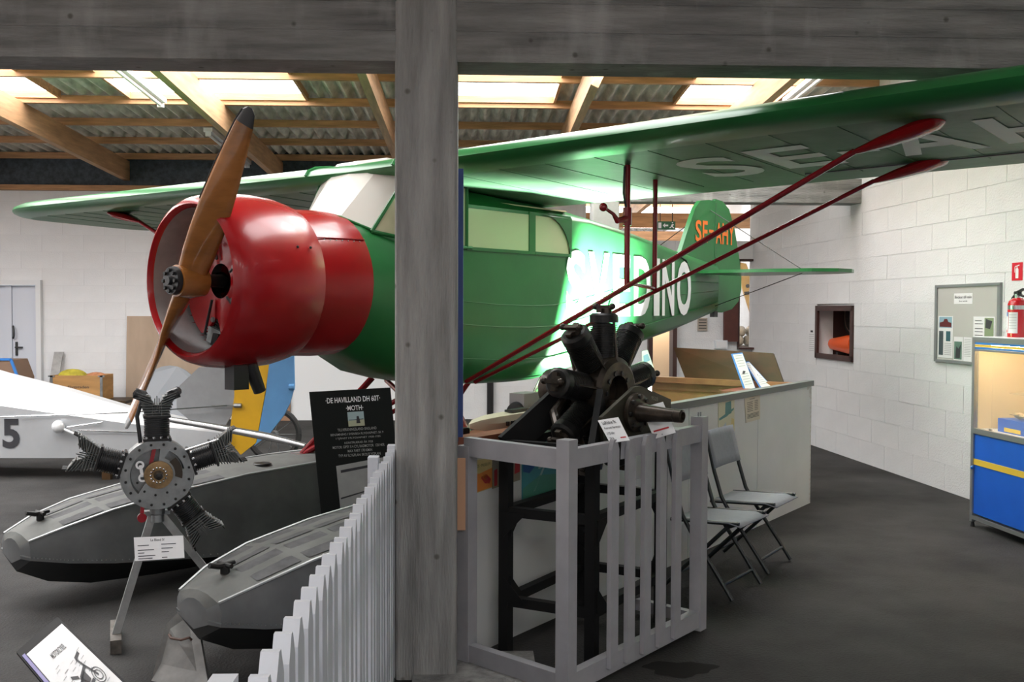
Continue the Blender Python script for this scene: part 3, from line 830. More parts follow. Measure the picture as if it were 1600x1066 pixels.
# large white name on the fuselage side
def side(u, z):
    w = fus_w(u); return PL(u, w + .005, z)
for ch, x0, x1 in (('S', 884, 914), ('V', 919, 951), ('E', 957, 984), ('D', 990, 1016), ('I', 1021, 1030), ('N', 1034, 1053), ('O', 1057, 1079)):
    def uat(px):
        u = 3.3
        for _ in range(6):
            q = atp(px, 450, PL(u, fus_w(u), 0), S); u = (q - V((HUB.x, HUB.y, 0))).dot(A)
        return u
    ua, ub = uat(x0), uat(x1)
    lettering('name_letter', ch, white_paint, fus, lambda x, y, ua=ua: side(ua + x, 1.59 + y), 1, .03, fit=(ub - ua, .50))

# floats
FV = {-1: -.62, 1: 1.14}
FLS = [(-.60, .11, .25, .29, .355), (-.575, .17, .20, .285, .385), (-.40, .24, .11, .25, .445), (-.15, .28, .05, .21, .505), (.25, .30, .02, .16, .56), (.75, .30, .005, .10, .60), (1.3, .30, .0, .06, .615), (2.0, .30, .0, .055, .61), (2.05, .295, .05, .10, .61), (3.0, .26, .10, .17, .585), (3.9, .18, .18, .25, .53), (4.3, .08, .25, .30, .46)]
def float_ring(cv, u, w, zk, zc, zd):
    return [PL(u, cv, zk), PL(u, cv + w, zc), PL(u, cv + w * .985, zc + (zd - zc) * .7), PL(u, cv + w * .88, zd), PL(u, cv + w * .4, zd + .025), PL(u, cv, zd + .032),
            PL(u, cv - w * .4, zd + .025), PL(u, cv - w * .88, zd), PL(u, cv - w * .985, zc + (zd - zc) * .7), PL(u, cv - w, zc)]
for sg in (-1, 1):
    cv = FV[sg]
    b = B(); rings = [float_ring(cv, *q) for q in FLS]; b.loft(rings)
    for i, f in enumerate(b.f):
        js = {q % 10 for q in f}
        if len(f) == 4:
            if js in ({0, 1}, {0, 9}): b.m[i] = 2
            elif js <= {3, 4, 5, 6, 7}: b.m[i] = 1
    fl_ = b.build('float', [floatgrey, floatdeck, floatblack], plane, 30)
    # walkway patches on the foredeck
    def deck(u, t):
        for q in range(len(FLS) - 1):
            if FLS[q][0] <= u <= FLS[q + 1][0]:
                f = (u - FLS[q][0]) / (FLS[q + 1][0] - FLS[q][0]); w = FLS[q][1] * (1 - f) + FLS[q + 1][1] * f; z = FLS[q][4] * (1 - f) + FLS[q + 1][4] * f
                return PL(u, cv + w * t, z + .025 * (1 - max(0, (abs(t) - .4) / .48)) + (.007 * (1 - abs(t) / .4) if abs(t) < .4 else 0) + .004)
    for k in range(4):
        ua, ub = -.40 + .26 * k, -.40 + .26 * k + .22
        for s2 in (-1, 1):
            b = B(); us = [ua + (ub - ua) * q / 3 for q in range(4)]
            for q in range(3):
                b.quad(deck(us[q], s2 * .08), deck(us[q + 1], s2 * .08), deck(us[q + 1], s2 * .78), deck(us[q], s2 * .78))
            b.build('walkway_patch', grip, fl_, 60)
    # gunwale beading and chine rivets
    for t, zi in ((.90, 4), (-.90, 4)):
        b = B(); b.tube([PL(q[0], cv + q[1] * t, q[4] + .003) for q in FLS[1:8]], .007, 6); b.build('beading', alu_l, fl_)
    b = B()
    for s2 in (-1, 1):
        for q in range(len(FLS) - 6):
            for k in range(10):
                f = k / 10; c = [FLS[q][i] * (1 - f) + FLS[q + 1][i] * f for i in range(5)]
                b.box(PL(c[0], cv + s2 * (c[1] + .001), c[3] + .018), (.006, .006, .006))
    b.build('rivet_row', alu, fl_, 0)['kind'] = 'stuff'
    # bow cleat
    c = deck(-.44, 0) + Z3 * .02
    b = B(); b.tube([c - A * .08 + Z3 * .025, c - A * .03 + Z3 * .012, c + A * .05 + Z3 * .018], [.012, .014, .010], 8); b.tube([c - S * .05 + Z3 * .015, c + S * .05 + Z3 * .015], .011, 8); b.tube([c - Z3 * .025, c + Z3 * .015], .022, 8); b.build('cleat', blackmetal, fl_)
    # inspection hatch and grab rail
    hc = deck(.95, sg * -.45); b = B(); b.lathe([(0, .06), (.006, .055)], hc, Z3, 16); b.build('hatch', black, fl_)
    # float struts
    top_f = PL(1.78, sg * .34, 1.16); top_r = PL(2.85, sg * .34, 1.14)
    ft = PL(1.38, cv, .635); rt_ = PL(2.65, cv, .635)
    for p, q, w in ((ft, top_f, .028), (rt_, top_r, .026), (ft, top_r, .022)):
        b = B(); b.tube([p, q], w, 10, flat=.6, up=A); b.build('float_strut', red_s, plane)
    b = B(); b.tube([ft, PL(1.78, -sg * .20, 1.15)], .017, 8); b.build('float_strut', red_s, plane)
    b = B(); b.box(ft - Z3 * .0, (.16, .09, .02), (A, S, Z3)); b.box(rt_, (.16, .09, .02), (A, S, Z3)); b.build('strut_foot', red_s, plane, 0)
b = B(); b.sphere(PL(1.75, FV[-1] + .33, .52), (.09, .04, .03), 12, 8, (A, S, Z3)); b.build('mooring_bumper', red, plane)
b = B(); b.tube([PL(1.62, FV[-1] + .25, .50), PL(1.62, FV[1] - .25, .50)], .03, 12); b.build('spreader_bar', red_s, plane)
# ================================================================== WHITE PICKET FENCE (left of the pillar)
FX = -.365
fence = thing('picket_fence', 'white picket fence running from the concrete pillar, pointed pickets', 'fence', (FX, 3.2, 0))
pk = B(); w, th, hh, pt = .066, .034, 1.012, .05
pk.prism([(-th / 2, -w / 2, 0), (-th / 2, w / 2, 0), (-th / 2, w / 2, hh - pt), (-th / 2, w * .12, hh), (-th / 2, -w * .12, hh), (-th / 2, -w / 2, hh - pt)], (th, 0, 0))
pk_me = pk.mesh('picket', fence_w, 0)
for k in range(27):
    y = 1.74 + .107 * k
    inst('picket', pk_me, fence, (FX + random.uniform(-.002, .002), y, .012 + random.uniform(-.006, .006)), (random.uniform(-.004, .004), 0, random.uniform(-.03, .03)))
for z in (.22, .80):
    b = B(); b.box((FX - .033, 3.13, z), (.04, 2.75, .075)); b.build('rail', fence_w, fence, 0)
for y in (1.78, 4.48):
    b = B(); b.box((FX - .075, y, .5), (.045, .07, 1.0)); b.build('post', fence_w, fence, 0)
# grey upright boards fixed to the pillar beside the fence
b = B(); b.box((PILX - PILW / 2 - .018, 4.56, .52), (.034, .06, 1.04)); b.build('end_post', fence_w, fence, 0)

# ================================================================== GREY RAILING around the dark engine
gp_l = V((aty(730, 800, 4.72).x, 4.70, 0)); gp_f = atz(884, 1091, 0); gp_r = atz(1090, 983, 0)
gp_f.z = 0
rail_t = thing('railing', 'grey wooden railing with pointed slats around the black engine stand', 'railing', gp_f)
dirl = (gp_l - gp_f).normalized(); dirr = (gp_r - gp_f).normalized()
ang = math.atan2(dirr.y, dirr.x)
def post(p, hgt, wd=.065, nm='post'):
    b = B(); ax = (dirr, V((-dirr.y, dirr.x, 0)), Z3); b.box(p + Z3 * hgt / 2, (wd, wd, hgt), ax); b.build(nm, rail_g, rail_t, 0)
post(gp_f, 1.10); post(gp_r, 1.10); post(gp_l + dirl * .0, 1.02)
b = B(); pz = 1.10
for zz, p in ((1.10, gp_r),): 
    for q in (-.012, .012): b.tube([p + dirr * q + Z3 * 1.095, p + dirr * q + Z3 * 1.122], .004, 6)
b.build('pin', alu, rail_t)
for z in (1.015, .06):
    b = B(); b.bar(gp_l + Z3 * z, gp_f + Z3 * z, .045, .085); b.build('rail', rail_g, rail_t, 0)
    b = B(); b.bar(gp_f + Z3 * z, gp_r + Z3 * z, .045, .085); b.build('rail', rail_g, rail_t, 0)
gp_b = gp_l + (gp_r - gp_f)
b = B(); b.bar(gp_r + Z3 * 1.0, gp_r + (gp_b - gp_r).normalized() * .38 + Z3 * 1.0, .04, .06); b.build('rail', rail_g, rail_t, 0)
b = B(); b.bar(gp_r + Z3 * .055, gp_r + (gp_b - gp_r).normalized() * .38 + Z3 * .055, .04, .06); b.build('rail', rail_g, rail_t, 0)
sl = B(); sw, sh = .062, 1.02
sl.prism([(-sw / 2, -.011, .045), (sw / 2, -.011, .045), (sw / 2, -.011, sh), (sw * .22, -.011, sh + .045), (-sw * .22, -.011, sh + .045), (-sw / 2, -.011, sh)], (0, .022, 0))
sl_me = sl.mesh('slat', rail_g, 0)
nrm = V((dirr.y, -dirr.x, 0))
for px in (962, 988, 1013, 1037, 1061):
    t = None
    for q in range(200):
        p = gp_f + (gp_r - gp_f) * (q / 199)
        v = p + Z3 * 1.0 + nrm * .03 - EYE; xx = CXP + F_PX * v.dot(RT) / v.dot(FW)
        if xx >= px - 5: t = p; break
    inst('slat', sl_me, rail_t, t + nrm * .035 + Z3 * random.uniform(-.01, .01), (0, 0, ang))
# raw timber strip on the left post, beside the pillar
b = B(); b.box(gp_l + Z3 * .80 - V((.03, .036, 0)), (.045, .014, .33)); b.build('timber_strip', mat('bare_pine_strip', (.62, .36, .22), .7), rail_t, 0)
# concrete kerb at the pillar foot
b = B(); b.box((PILX + .22, 4.60, .012), (.55, .42, .024)); struct(b.build('trim_4', concrete, None, 0), 'low concrete kerb at the pillar foot')
# blue board fixed behind the pillar
b = B(); pz0, pz1 = aty(718, 690, 4.82).z, aty(718, 264, 4.82).z
b.box((PILX + PILW / 2 + .008, 4.86, (pz0 + pz1) / 2), (.03, .10, pz1 - pz0)); tag(b.build('blue_board', mat('blue_painted_board', (.03, .07, .25), .5, var=.2), None, 0), 'narrow dark blue board fixed edge-on to the concrete pillar', 'board')

# ================================================================== DARK ROTARY ENGINE ON BLACK STAND
sf_ = atz(924, 1042, 0); sl_ = atz(790, 1018, 0); sr_ = atz(1031, 972, 0); sb_ = sl_ + (sr_ - sf_)
stand = thing('engine_stand', 'black angle-iron engine stand inside the grey railing', 'stand', (sf_ + sb_) / 2)
corners = [sf_, sl_, sb_, sr_]
for p in corners:
    b = B(); dc = ((sf_ + sb_) / 2 - p); dc.z = 0; dc.normalize()
    sx = (sr_ - sf_).normalized(); sy = (sl_ - sf_).normalized()
    hgt = 1.0
    b.box(p + Z3 * hgt / 2, (.05, .05, hgt), (sx, sy, Z3)); b.build('leg', stand_black, stand, 0)
for z in (.25, .68, 1.0):
    for k in range(4):
        p, q = corners[k], corners[(k + 1) % 4]
        b = B(); b.bar(p + Z3 * z, q + Z3 * z, .045, .045); b.build('crossbar', stand_black, stand, 0)
for z, sg in ((.25, 1), (.68, -1)):
    for k in range(4):
        p = corners[k]
        for q in (corners[(k + 1) % 4], corners[k - 1]):
            d = (q - p).normalized()
            n_ = V((d.y, -d.x, 0)) * .006
            b = B(); b.prism([p + Z3 * z + n_ * 4, p + d * .12 + Z3 * z + n_ * 4, p + Z3 * (z + sg * .12) + n_ * 4], n_); b.build('gusset', stand_black, stand, 0)
# engine
EC = atd(943, 612, 5.12)
SH = V((.74, -.67, 0)).normalized(); ED = V((-SH.y, SH.x, 0))      # shaft direction, disc direction
# sloping side arms reaching up from the stand
for p, q in ((sl_, EC - SH * .13 - ED * .16), (sf_, EC + SH * .10 - ED * .16), (sb_, EC - SH * .13 + ED * .16), (sr_, EC + SH * .10 + ED * .16)):
    d = V((q.x, q.y, q.z - .02)) - (p + Z3 * .98)
    b = B(); b.bar(p + Z3 * .98, p + Z3 * .98 + d, .03, .14); b.build('side_arm', stand_black, stand, 0)
eng = thing('rotary_engine', 'dark oily nine-cylinder rotary aero engine with tapered shaft on black stand', 'engine', EC)
b = B(); b.lathe([(-.09, .0), (-.09, .14), (-.075, .175), (.075, .175), (.09, .15), (.09, .085), (.02, .08), (.02, 0)], EC, SH, 36, cap=False); cc = b.build('crankcase', rust, eng, 30)
for k in range(10):
    a = 2 * PI * k / 10; b = B(); b.lathe([(0, .012), (.006, .012)], EC + SH * .09 + ED * (.098 * math.cos(a)) + Z3 * (.098 * math.sin(a)), SH, 10); b.build('case_hole', black, cc)
for k in range(9):
    a = R(90 + 40 * k); d = ED * math.cos(a) + Z3 * math.sin(a)
    b = B(); b.lathe([(.14, .055), (.19, .055)], EC, d, 18, cap=False); finned(b, EC, d, .058, .071, .185, .345, 18, 20); b.lathe([(.345, .072), (.382, .072), (.392, .058), (.392, 0)], EC, d, 18, cap=False)
    cy = b.build('cylinder', blackmetal, eng, 30)
    X, Y, Zx = basis(d, SH)
    b = B(); o = EC + d * .395
    b.lathe([(-.01, .03), (.02, .028), (.022, .0)], o + X * .012, d, 10, cap=False); b.bar(o + d * .028 - X * .05, o + d * .028 + X * .055, .022, .018, d)
    for s2 in (-1, 1): b.sphere(o + d * .03 + X * (.05 * s2), .017, 8, 6)
    b.bar(o + d * .01 - Y * .045, o + d * .01 + Y * .045, .03, .02, d)
    b.build('valve_gear', rust, cy)
    # push rod and curved intake pipe behind
    b = B(); b.tube([EC + d * .10 + X * .085, EC + d * .39 + X * .055], .007, 6); b.build('push_rod', rust, cy)
    b = B(); b.tube([EC + d * .06 - X * .11, EC + d * .17 - X * .125 + Y * .05, EC + d * .28 - X * .10 + Y * .055, EC + d * .35 - X * .04 + Y * .03], .026, 10); b.build('intake_pipe', rust, cy)
# mounting plate with lettering, flange, tapered shaft
MP = EC + SH * .20
poly = [(935, 652), (986, 605), (996, 603), (1043, 624), (1044, 690), (1000, 704), (938, 690)]
b = B(); b.prism([atp(x, y, MP, SH) for x, y in poly], SH * .02); mpl = b.build('mounting_plate', olive, eng, 0)
lettering('plate_number', '9520', mat('plate_lettering', (.25, .24, .2), .6), mpl, lambda x, y: atp(1012, 624, MP, SH) + SH * .022 + ED * x + Z3 * (y - x * .2), 1, 0, fit=(.06, .018))
SO = atp(984, 644, MP, SH)
b = B(); b.lathe([(-.15, .05), (.02, .06), (.03, .095), (.05, .095), (.06, .055)], SO, SH, 28); b.build('flange', rust, eng, 30)
for k in range(8):
    a = 2 * PI * k / 8; b = B(); b.lathe([(.05, .012), (.066, .011)], SO + ED * (.078 * math.cos(a)) + Z3 * (.078 * math.sin(a)), SH, 6); b.build('flange_bolt', blackmetal, eng, 20)
tipS = SO + SH * .36 + Z3 * .012
b = B(); b.lathe([(.05, .048), (.10, .042), (.25, .030), (.253, .032), (.29, .031), (.295, .02), (.27, .018)], SO, SH, 24); b.build('shaft', rust, eng, 30)
b = B(); b.lathe([(-.16, .07), (-.28, .11), (-.34, .10), (-.38, .05)], EC, SH, 20); b.build('carburettor', rust, eng, 30)
# lower hanging pipes
b = B(); b.tube([EC - SH * .05 - ED * .20 - Z3 * .12, EC + SH * .02 - ED * .24 - Z3 * .25, EC + SH * .05 - ED * .16 - Z3 * .36], .035, 12); b.build('exhaust_pipe', rust, eng)

# placards on the engine railing
def placard(name, label, tl, tr, br, bl, d, m=paper, th=.004):
    """sheet through four pixels at depth d (bottom slightly nearer)"""
    P = [atd(*tl, d[0]), atd(*tr, d[0]), atd(*br, d[1]), atd(*bl, d[1])]
    n = (P[1] - P[0]).cross(P[3] - P[0]).normalized()
    if n.dot(EYE - P[0]) < 0: n = -n
    t = thing(name, label, 'sign', (P[2] + P[3]) / 2)
    b = B(); b.prism([q - n * th for q in P], n * th); b.build('sheet', m, t, 0)
    fn = lambda x, y: P[3] + (P[2] - P[3]) * x + (P[0] - P[3]) * y + (P[1] - P[0] - P[2] + P[3]) * (x * y) + n * .0015
    return t, fn
t, fn = placard('engine_placard', 'small white card with black print leaning on the railing below the engine shaft', (934, 657), (966, 652), (984, 688), (953, 692), (4.62, 4.52))
lettering('print', 'LeRhône 9c', ink, t, lambda x, y: fn(.12 + x, .76 + y), 1, .01, fit=(.66, .15))
lettering('print', 'Roterande Stjernmotor', ink, t, lambda x, y: fn(.10 + x, .54 + y), 1, .01, fit=(.80, .12))
lettering('print', '110 hkr', ink, t, lambda x, y: fn(.10 + x, .32 + y), 1, .01, fit=(.36, .12))
lettering('print', '1916', ink, t, lambda x, y: fn(.10 + x, .10 + y), 1, .01, fit=(.2, .12)); print_lines('red_mark', redink, t, fn, [(.62, .9, .12)], .05)
b = B(); b.bar(fn(.5, .02) - V((0, -.02, 0)), fn(.5, .02) + V((.0, .05, -.10)), .02, .01); b.build('bracket', blackmetal, t, 0)
t, fn = placard('engine_placard', 'small white card with red print tucked behind the tapered shaft', (1002, 637), (1036, 628), (1056, 676), (1022, 686), (4.95, 4.85))
print_lines('print', redink, t, fn, [(.12, .86, .80), (.15, .7, .70), (.1, .8, .18)], .05)
b = B(); b.bar(fn(.5, .02) - V((0, -.02, 0)), fn(.5, .02) + V((.0, .05, -.10)), .02, .01); b.build('bracket', blackmetal, t, 0)

# ================================================================== FIVE-CYLINDER ENGINE ON A-FRAME
E2 = atd(246, 741, 4.95)
N2 = (V((EYE.x, EYE.y, 0)) - V((E2.x, E2.y, 0))).normalized()
N2 = (N2 + V((.04, 0, 0))).normalized(); H2 = V((-N2.y, N2.x, 0))       # H2: to the right as seen
if H2.x < 0: H2 = -H2
def EP(x, z, dn=0.0): return E2 + H2 * x + Z3 * z + N2 * dn
rad = thing('radial_engine', 'grey and black cutaway five-cylinder radial engine on a steel A-frame', 'engine', E2 - Z3 * .16)
b = B(); b.lathe([(-.13, 0), (-.13, .13), (-.10, .168), (.0, .172), (.02, .168), (.02, .125), (-.03, .12), (-.03, 0)], E2, N2, 40, cap=False); cs = b.build('crankcase', alu, rad, 30)
# cover plate over the lower and right part, open at upper left
b = B(); pts = [(.13 * math.cos(R(a)), .13 * math.sin(R(a))) for a in range(-135, 21, 12)] + [(.085 * math.cos(R(a)), .085 * math.sin(R(a))) for a in range(20, 69, 12)] + [(.13 * math.cos(R(a)), .13 * math.sin(R(a))) for a in (64, 76, 84)]
pts += [(.028 * math.cos(R(a)), .028 * math.sin(R(a))) for a in (90, 120, 180)]
b.prism([EP(x, z, .012) for x, z in pts], N2 * .01); b.build('cover_plate', alu, cs, 0)
b = B(); pts = [(.115 * math.cos(R(a)), .115 * math.sin(R(a))) for a in range(-12, 52, 8)] + [(.08 * math.cos(R(a)), .08 * math.sin(R(a))) for a in range(48, -16, -8)]
b.prism([EP(x, z, .0225) for x, z in pts], N2 * .001); b.build('cutaway_slot', mat('oil_dark_brown', (.03, .018, .008), .4), cs, 0)
for k in range(16):
    a = 2 * PI * (k + .5) / 16; b = B(); b.lathe([(.018, .0075), (.028, .0065)], EP(.147 * math.cos(a), .147 * math.sin(a)), N2, 6); b.build('bolt', blackmetal, cs, 20)
for k in range(5):
    a = R(-160 + 32 * k); b = B(); b.lathe([(.02, .006), (.026, .006)], EP(.098 * math.cos(a), .098 * math.sin(a)), N2, 8); b.build('screw', blackmetal, cs, 20)
b = B(); b.lathe([(.02, .068), (.034, .066), (.036, .03), (.03, .0)], EP(.004, .0), N2, 28, cap=False); br = b.build('bearing', brass, rad, 30)
for k in range(14):
    a = 2 * PI * k / 14; b = B(); b.sphere(EP(.004 + .036 * math.cos(a), .036 * math.sin(a), .036), .006, 6, 5); b.build('ball', chrome, br)
b = B(); b.lathe([(.02, .024), (.05, .022), (.085, .016), (.088, .0)], EP(.004, 0), N2, 18, cap=False); b.build('shaft', blackmetal, rad, 30)
b = B(); b.bar(EP(-.035, .03, .005), EP(-.012, .135, .005), .018, .025, N2); b.build('connecting_rod', red_s, rad, 0)
b = B(); b.bar(EP(-.062, -.06, .0), EP(-.072, -.19, .0), .018, .014, N2); b.tube([EP(-.072, -.205, .0), EP(-.072, -.205, .02)], .022, 14); b.build('connecting_rod', red_s, rad, 0)
b = B(); b.bar(EP(-.078, .048, .012), EP(-.068, -.008, .012), .014, .008, N2)
for x, z in ((-.080, .050), (-.068, -.012)):
    rr_ = [EP(x + .020 * math.cos(2 * PI * k / 16), z + .020 * math.sin(2 * PI * k / 16), .02) for k in range(16)]; ri_ = [EP(x + .011 * math.cos(2 * PI * k / 16), z + .011 * math.sin(2 * PI * k / 16), .02) for k in range(16)]
    b.loft([rr_, ri_], True, False); b.loft([rr_, [p - N2 * .01 for p in rr_]], True, False)
b.build('timing_link', white_paint, rad, 0)
for a, rock in ((90, True), (162, False), (18, False), (-54, False)):
    d = H2 * math.cos(R(a)) + Z3 * math.sin(R(a)); Y = N2.cross(d)
    o = E2 - N2 * .04
    b = B(); finned(b, o, d, .052, .060, .165, .275, 12, 22); cyl = b.build('cylinder', black, rad, 30)
    b = B(); b.box(o + d * .168, (.13, .13, .012), (Y, N2, d)); b.build('flange', blackmetal, cyl, 0)
    b = B(); b.box(o + d * .278, (.125, .125, .010), (Y, N2, d)); b.build('flange', blackmetal, cyl, 0)
    for k in range(4):
        for s2 in (-1, 1):
            b = B(); b.lathe([(0, .006), (.012, .006)], o + d * .172 + Y * (-.05 + .033 * k) + N2 * (.06 * s2), d, 6); b.build('stud', chrome, cyl, 20)
    # V-shaped head: stacked fins widening outwards, with a notch between the rocker posts
    b = B()
    for k in range(9):
        t = k / 8; hgt = .285 + .10 * t; wdt = .085 + .055 * t
        if t < .6: b.box(o + d * hgt, (wdt * 1.3, .12, .004), (Y, N2, d))
        else:
            for s2 in (-1, 1):
                c = o + d * hgt + Y * (s2 * wdt * .42); tilt = R(22 * s2)
                Yt = Y * math.cos(tilt) + d * math.sin(tilt) ; dt = d * math.cos(tilt) - Y * math.sin(tilt)
                b.box(c, (wdt * .50, .115, .004), (Yt, N2, dt))
    b.prism([o + N2 * .03 + d * .28 - Y * .045, o + N2 * .03 + d * .28 + Y * .045, o + N2 * .03 + d * .375 + Y * .085, o + N2 * .03 + d * .385 + Y * .04, o + N2 * .03 + d * .32, o + N2 * .03 + d * .385 - Y * .04, o + N2 * .03 + d * .375 - Y * .085], -N2 * .06)
    for k in range(5): b.box(o + d * (.345 - .012 * abs(k - 2)) + Y * (-.02 + .01 * k) + N2 * .045, (.004, .02, .07), (Y, N2, d))
    b.build('cylinder_head', mat('head_grey', (.13, .135, .13), .5, metal=.5, var=.3, scale=20), cyl, 0)
    if rock:
        for s2 in (-1, 1):
            b = B(); c = o + d * .385 + Y * (s2 * .078); tilt = R(22 * s2)
            Yt = Y * math.cos(tilt) + d * math.sin(tilt)
            b.tube([c - Yt * .02 - N2 * .04, c + Yt * .01 + N2 * .05], .024, 10); b.tube([c - Yt * .025 + N2 * .03, c + Yt * .025 + N2 * .03], .026, 10); b.build('rocker_box', black, cyl)
    else:
        for s2 in (-1, 1):
            for k in range(4):
                b = B(); c = o + d * .385 + Y * (s2 * .08) + N2 * (-.045 + .03 * k)
                b.tube([c, c + d * .032 + Y * (s2 * .006)], .0045, 6); b.build('head_stud', blackmetal, cyl)
b = B(); b.tube([EP(.10, .10, .0), EP(.29, .155, .0)], .006, 8); b.build('push_rod', chrome, rad)
b = B(); b.tube([EP(-.055, .40, -.03), EP(-.09, .28, -.03), EP(-.075, .15, -.03)], .010, 8); b.build('push_rod', black, rad)
b = B(); b.lathe([(0, .038), (.05, .036), (.055, .03), (.09, .032)], EP(0, -.15, -.05), -Z3, 16); b.build('oil_sump', alu, rad, 30)
# stand: two square-tube legs and runners
fl2 = atz(181, 1003, 0.03); fr_ = fl2 + H2 * .62; ap = EP(0, -.22, -.08)
ast = thing('engine_stand', 'grey square-tube A-frame stand under the cutaway radial engine', 'stand', (fl2 + fr_) / 2 - Z3 * .03)
for f, sgn in ((fl2, -1), (fr_, 1)):
    ff = V((f.x, f.y, .06)) - N2 * .02
    b = B(); b.bar(ap + H2 * (.025 * sgn), ff, .036, .036, N2); b.build('leg', mat('galvanised_tube', (.34, .345, .34), .5, metal=.4, var=.25, scale=9), ast, 0)
    b = B(); g = f - N2 * .25; g0 = f + N2 * .10
    g.z = g0.z = .034
    b.bar(g0, V((g.x, g.y, .034)), .05, .066); b.build('runner', mat('rusty_tube', (.13, .115, .10), .6, metal=.3, var=.5, scale=14), ast, 0)
b = B(); b.box(ap + Z3 * .02, (.12, .05, .02), (H2, N2, Z3)); b.tube([ap, ap + Z3 * .06], .03, 12); b.build('mounting_block', alu, ast, 0)
t, fn = placard('engine_placard', 'white information card fixed to the A-frame under the radial engine', (209, 840), (286, 837), (288, 872), (211, 877), (4.78, 4.74))
lettering('print', 'Le Blond 5f', ink, t, lambda x, y: fn(.34 + x, .80 + y), 1, .01, fit=(.28, .11))
print_lines('print', ink, t, fn, [(.07, .30, .62), (.55, .85, .64), (.07, .40, .42), (.55, .78, .46), (.55, .7, .30), (.07, .2, .30), (.07, .42, .17), (.07, .36, .06), (.55, .66, .06)], .035)

# ================================================================== MOTH INFORMATION BOARD between the floats
c0 = atp(552, 660, PL(0, .50, 0), S)
bn = V((EYE.x - c0.x, EYE.y - c0.y, 0)).normalized(); bx_ = V((-bn.y, bn.x, 0))
if bx_.x < 0: bx_ = -bx_
PB = [atp(483, 613, c0, bn), atp(610, 606, c0, bn)]
sc_ = (PB[1] - PB[0]).length
bxd = (PB[1] - PB[0]).normalized(); byd = (atp(503, 815, c0, bn) - PB[0]).normalized()
hgtb = (PB[0].z - .01) / -byd.z
mb = thing('information_board', 'black information board with white lettering about the Moth aircraft', 'sign', V((c0.x, c0.y, 0)))
b = B(); b.prism([PB[0], PB[1], PB[1] + byd * hgtb, PB[0] + byd * hgtb], -bn * .02); b.build('panel', mat('black_board', (.008, .010, .009), .7, spec=.2), mb, 0)
def mbp(x, y): return PB[0] + bxd * (x * sc_) + byd * (y * sc_) + bn * .002
def mtext(txt, x0, x1, y0, h, m=white_paint, bold=.0, skew=0):
    lettering('lettering', txt, m, mb, lambda x, y: mbp(x0 + x, y0 + h - y + skew * x), 1, bold, fit=(x1 - x0, h))
mtext('·DE HAVILLAND DH 60T·', .19, .86, .085, .068, white_paint, .012)
mtext('·MOTH·', .43, .64, .195, .062, white_paint, .012)
faint = mat('faded_white_print', (.33, .34, .33), .6)
for q, (tx, x0, x1) in enumerate((('TILLVERKNINGSLAND: ENGLAND', .30, .78), ('BENÄMNING I SVENSKA FLYGVAPNET: SK 9', .21, .86), ('I TJÄNST I FLYGVAPNET 1928-1935', .27, .82), ('KONSTRUERAD ÅR 1928', .37, .72), ('MOTOR: GIPSY II 4 CYL RADMOTOR  120 HKR', .22, .86), ('MAX FART 170 KM/H', .40, .70), ('TYP AV FLYGPLAN: SKOLFLYGPLAN', .28, .80))):
    mtext(tx, x0, x1, .475 + .054 * q, .034, faint, .005)
b = B(); b.prism([mbp(.44, .275), mbp(.64, .275), mbp(.64, .455), mbp(.44, .455)], bn * .001); ph = b.build('photo', mat('photo_sky', (.36, .48, .50), .4), mb, 0)
b = B(); b.quad(*[mbp(x, y) + bn * .002 for x, y in ((.44, .385), (.64, .375), (.64, .455), (.44, .455))]); b.build('photo_ground', mat('photo_ground', (.42, .44, .30), .5), ph, 0)
b = B(); b.quad(*[mbp(x, y) + bn * .003 for x, y in ((.45, .372), (.63, .366), (.63, .374), (.45, .38))]); b.quad(*[mbp(x, y) + bn * .003 for x, y in ((.55, .33), (.575, .33), (.59, .42), (.54, .42))]); b.build('photo_subject', ink, ph, 0)
b = B(); b.prism([mbp(.24, .94), mbp(.90, .86), mbp(.90, 1.52), mbp(.24, 1.52)], bn * .001); ph = b.build('photo', mat('photo_grey', (.33, .34, .33), .4, var=.15, scale=8), mb, 0)
b = B(); b.quad(*[mbp(x, y) + bn * .002 for x, y in ((.29, .995), (.85, .925), (.85, .955), (.29, 1.03))]); b.quad(*[mbp(x, y) + bn * .002 for x, y in ((.62, 1.10), (.80, 1.0), (.80, 1.22), (.68, 1.18))])
b.quad(*[mbp(x, y) + bn * .002 for x, y in ((.26, 1.34), (.62, 1.26), (.62, 1.275), (.26, 1.36))]); b.quad(*[mbp(x, y) + bn * .002 for x, y in ((.30, 1.48), (.48, 1.40), (.46, 1.5), (.32, 1.52))]); b.build('photo_subject', ink, ph, 0)
mtext('TIGER MOTH  SK 11', .32, .80, .962, .02, pale_letter, 0, -.13)

# ================================================================== LOW SIGN with a motorcycle drawing, front left
d_ = 3.9
P0, P1 = atd(42, 1024, d_ - .1), atd(97, 976, d_ + .12)        # upper edge of the sheet
dn_ = (atd(190, 1066, d_ - .45) - P1)                          # long side, towards the viewer
sgn_t = thing('low_sign', 'white information sheet with a motorcycle drawing on a low floor stand', 'sign', V((P0.x + .2, P0.y - .1, 0)))
n_ = (P1 - P0).cross(dn_).normalized()
if n_.z < 0: n_ = -n_
dn_ = dn_ * 1.30
ex = (P1 - P0)
def lsp(x, y, h=.0): return P0 + ex * x + dn_ * y + n_ * h
b = B(); b.prism([lsp(-.12, -.10), lsp(1.06, -.10), lsp(1.06, 1.1), lsp(-.12, 1.1)], -n_ * .012); b.build('backing', stand_black, sgn_t, 0)
b = B(); b.prism([lsp(-.09, -.02, .001), lsp(-.02, -.02, .001), lsp(-.02, 1.05, .001), lsp(-.09, 1.05, .001)], n_ * .003); b.build('binding', mat('violet_edge', (.06, .04, .28), .4), sgn_t, 0)
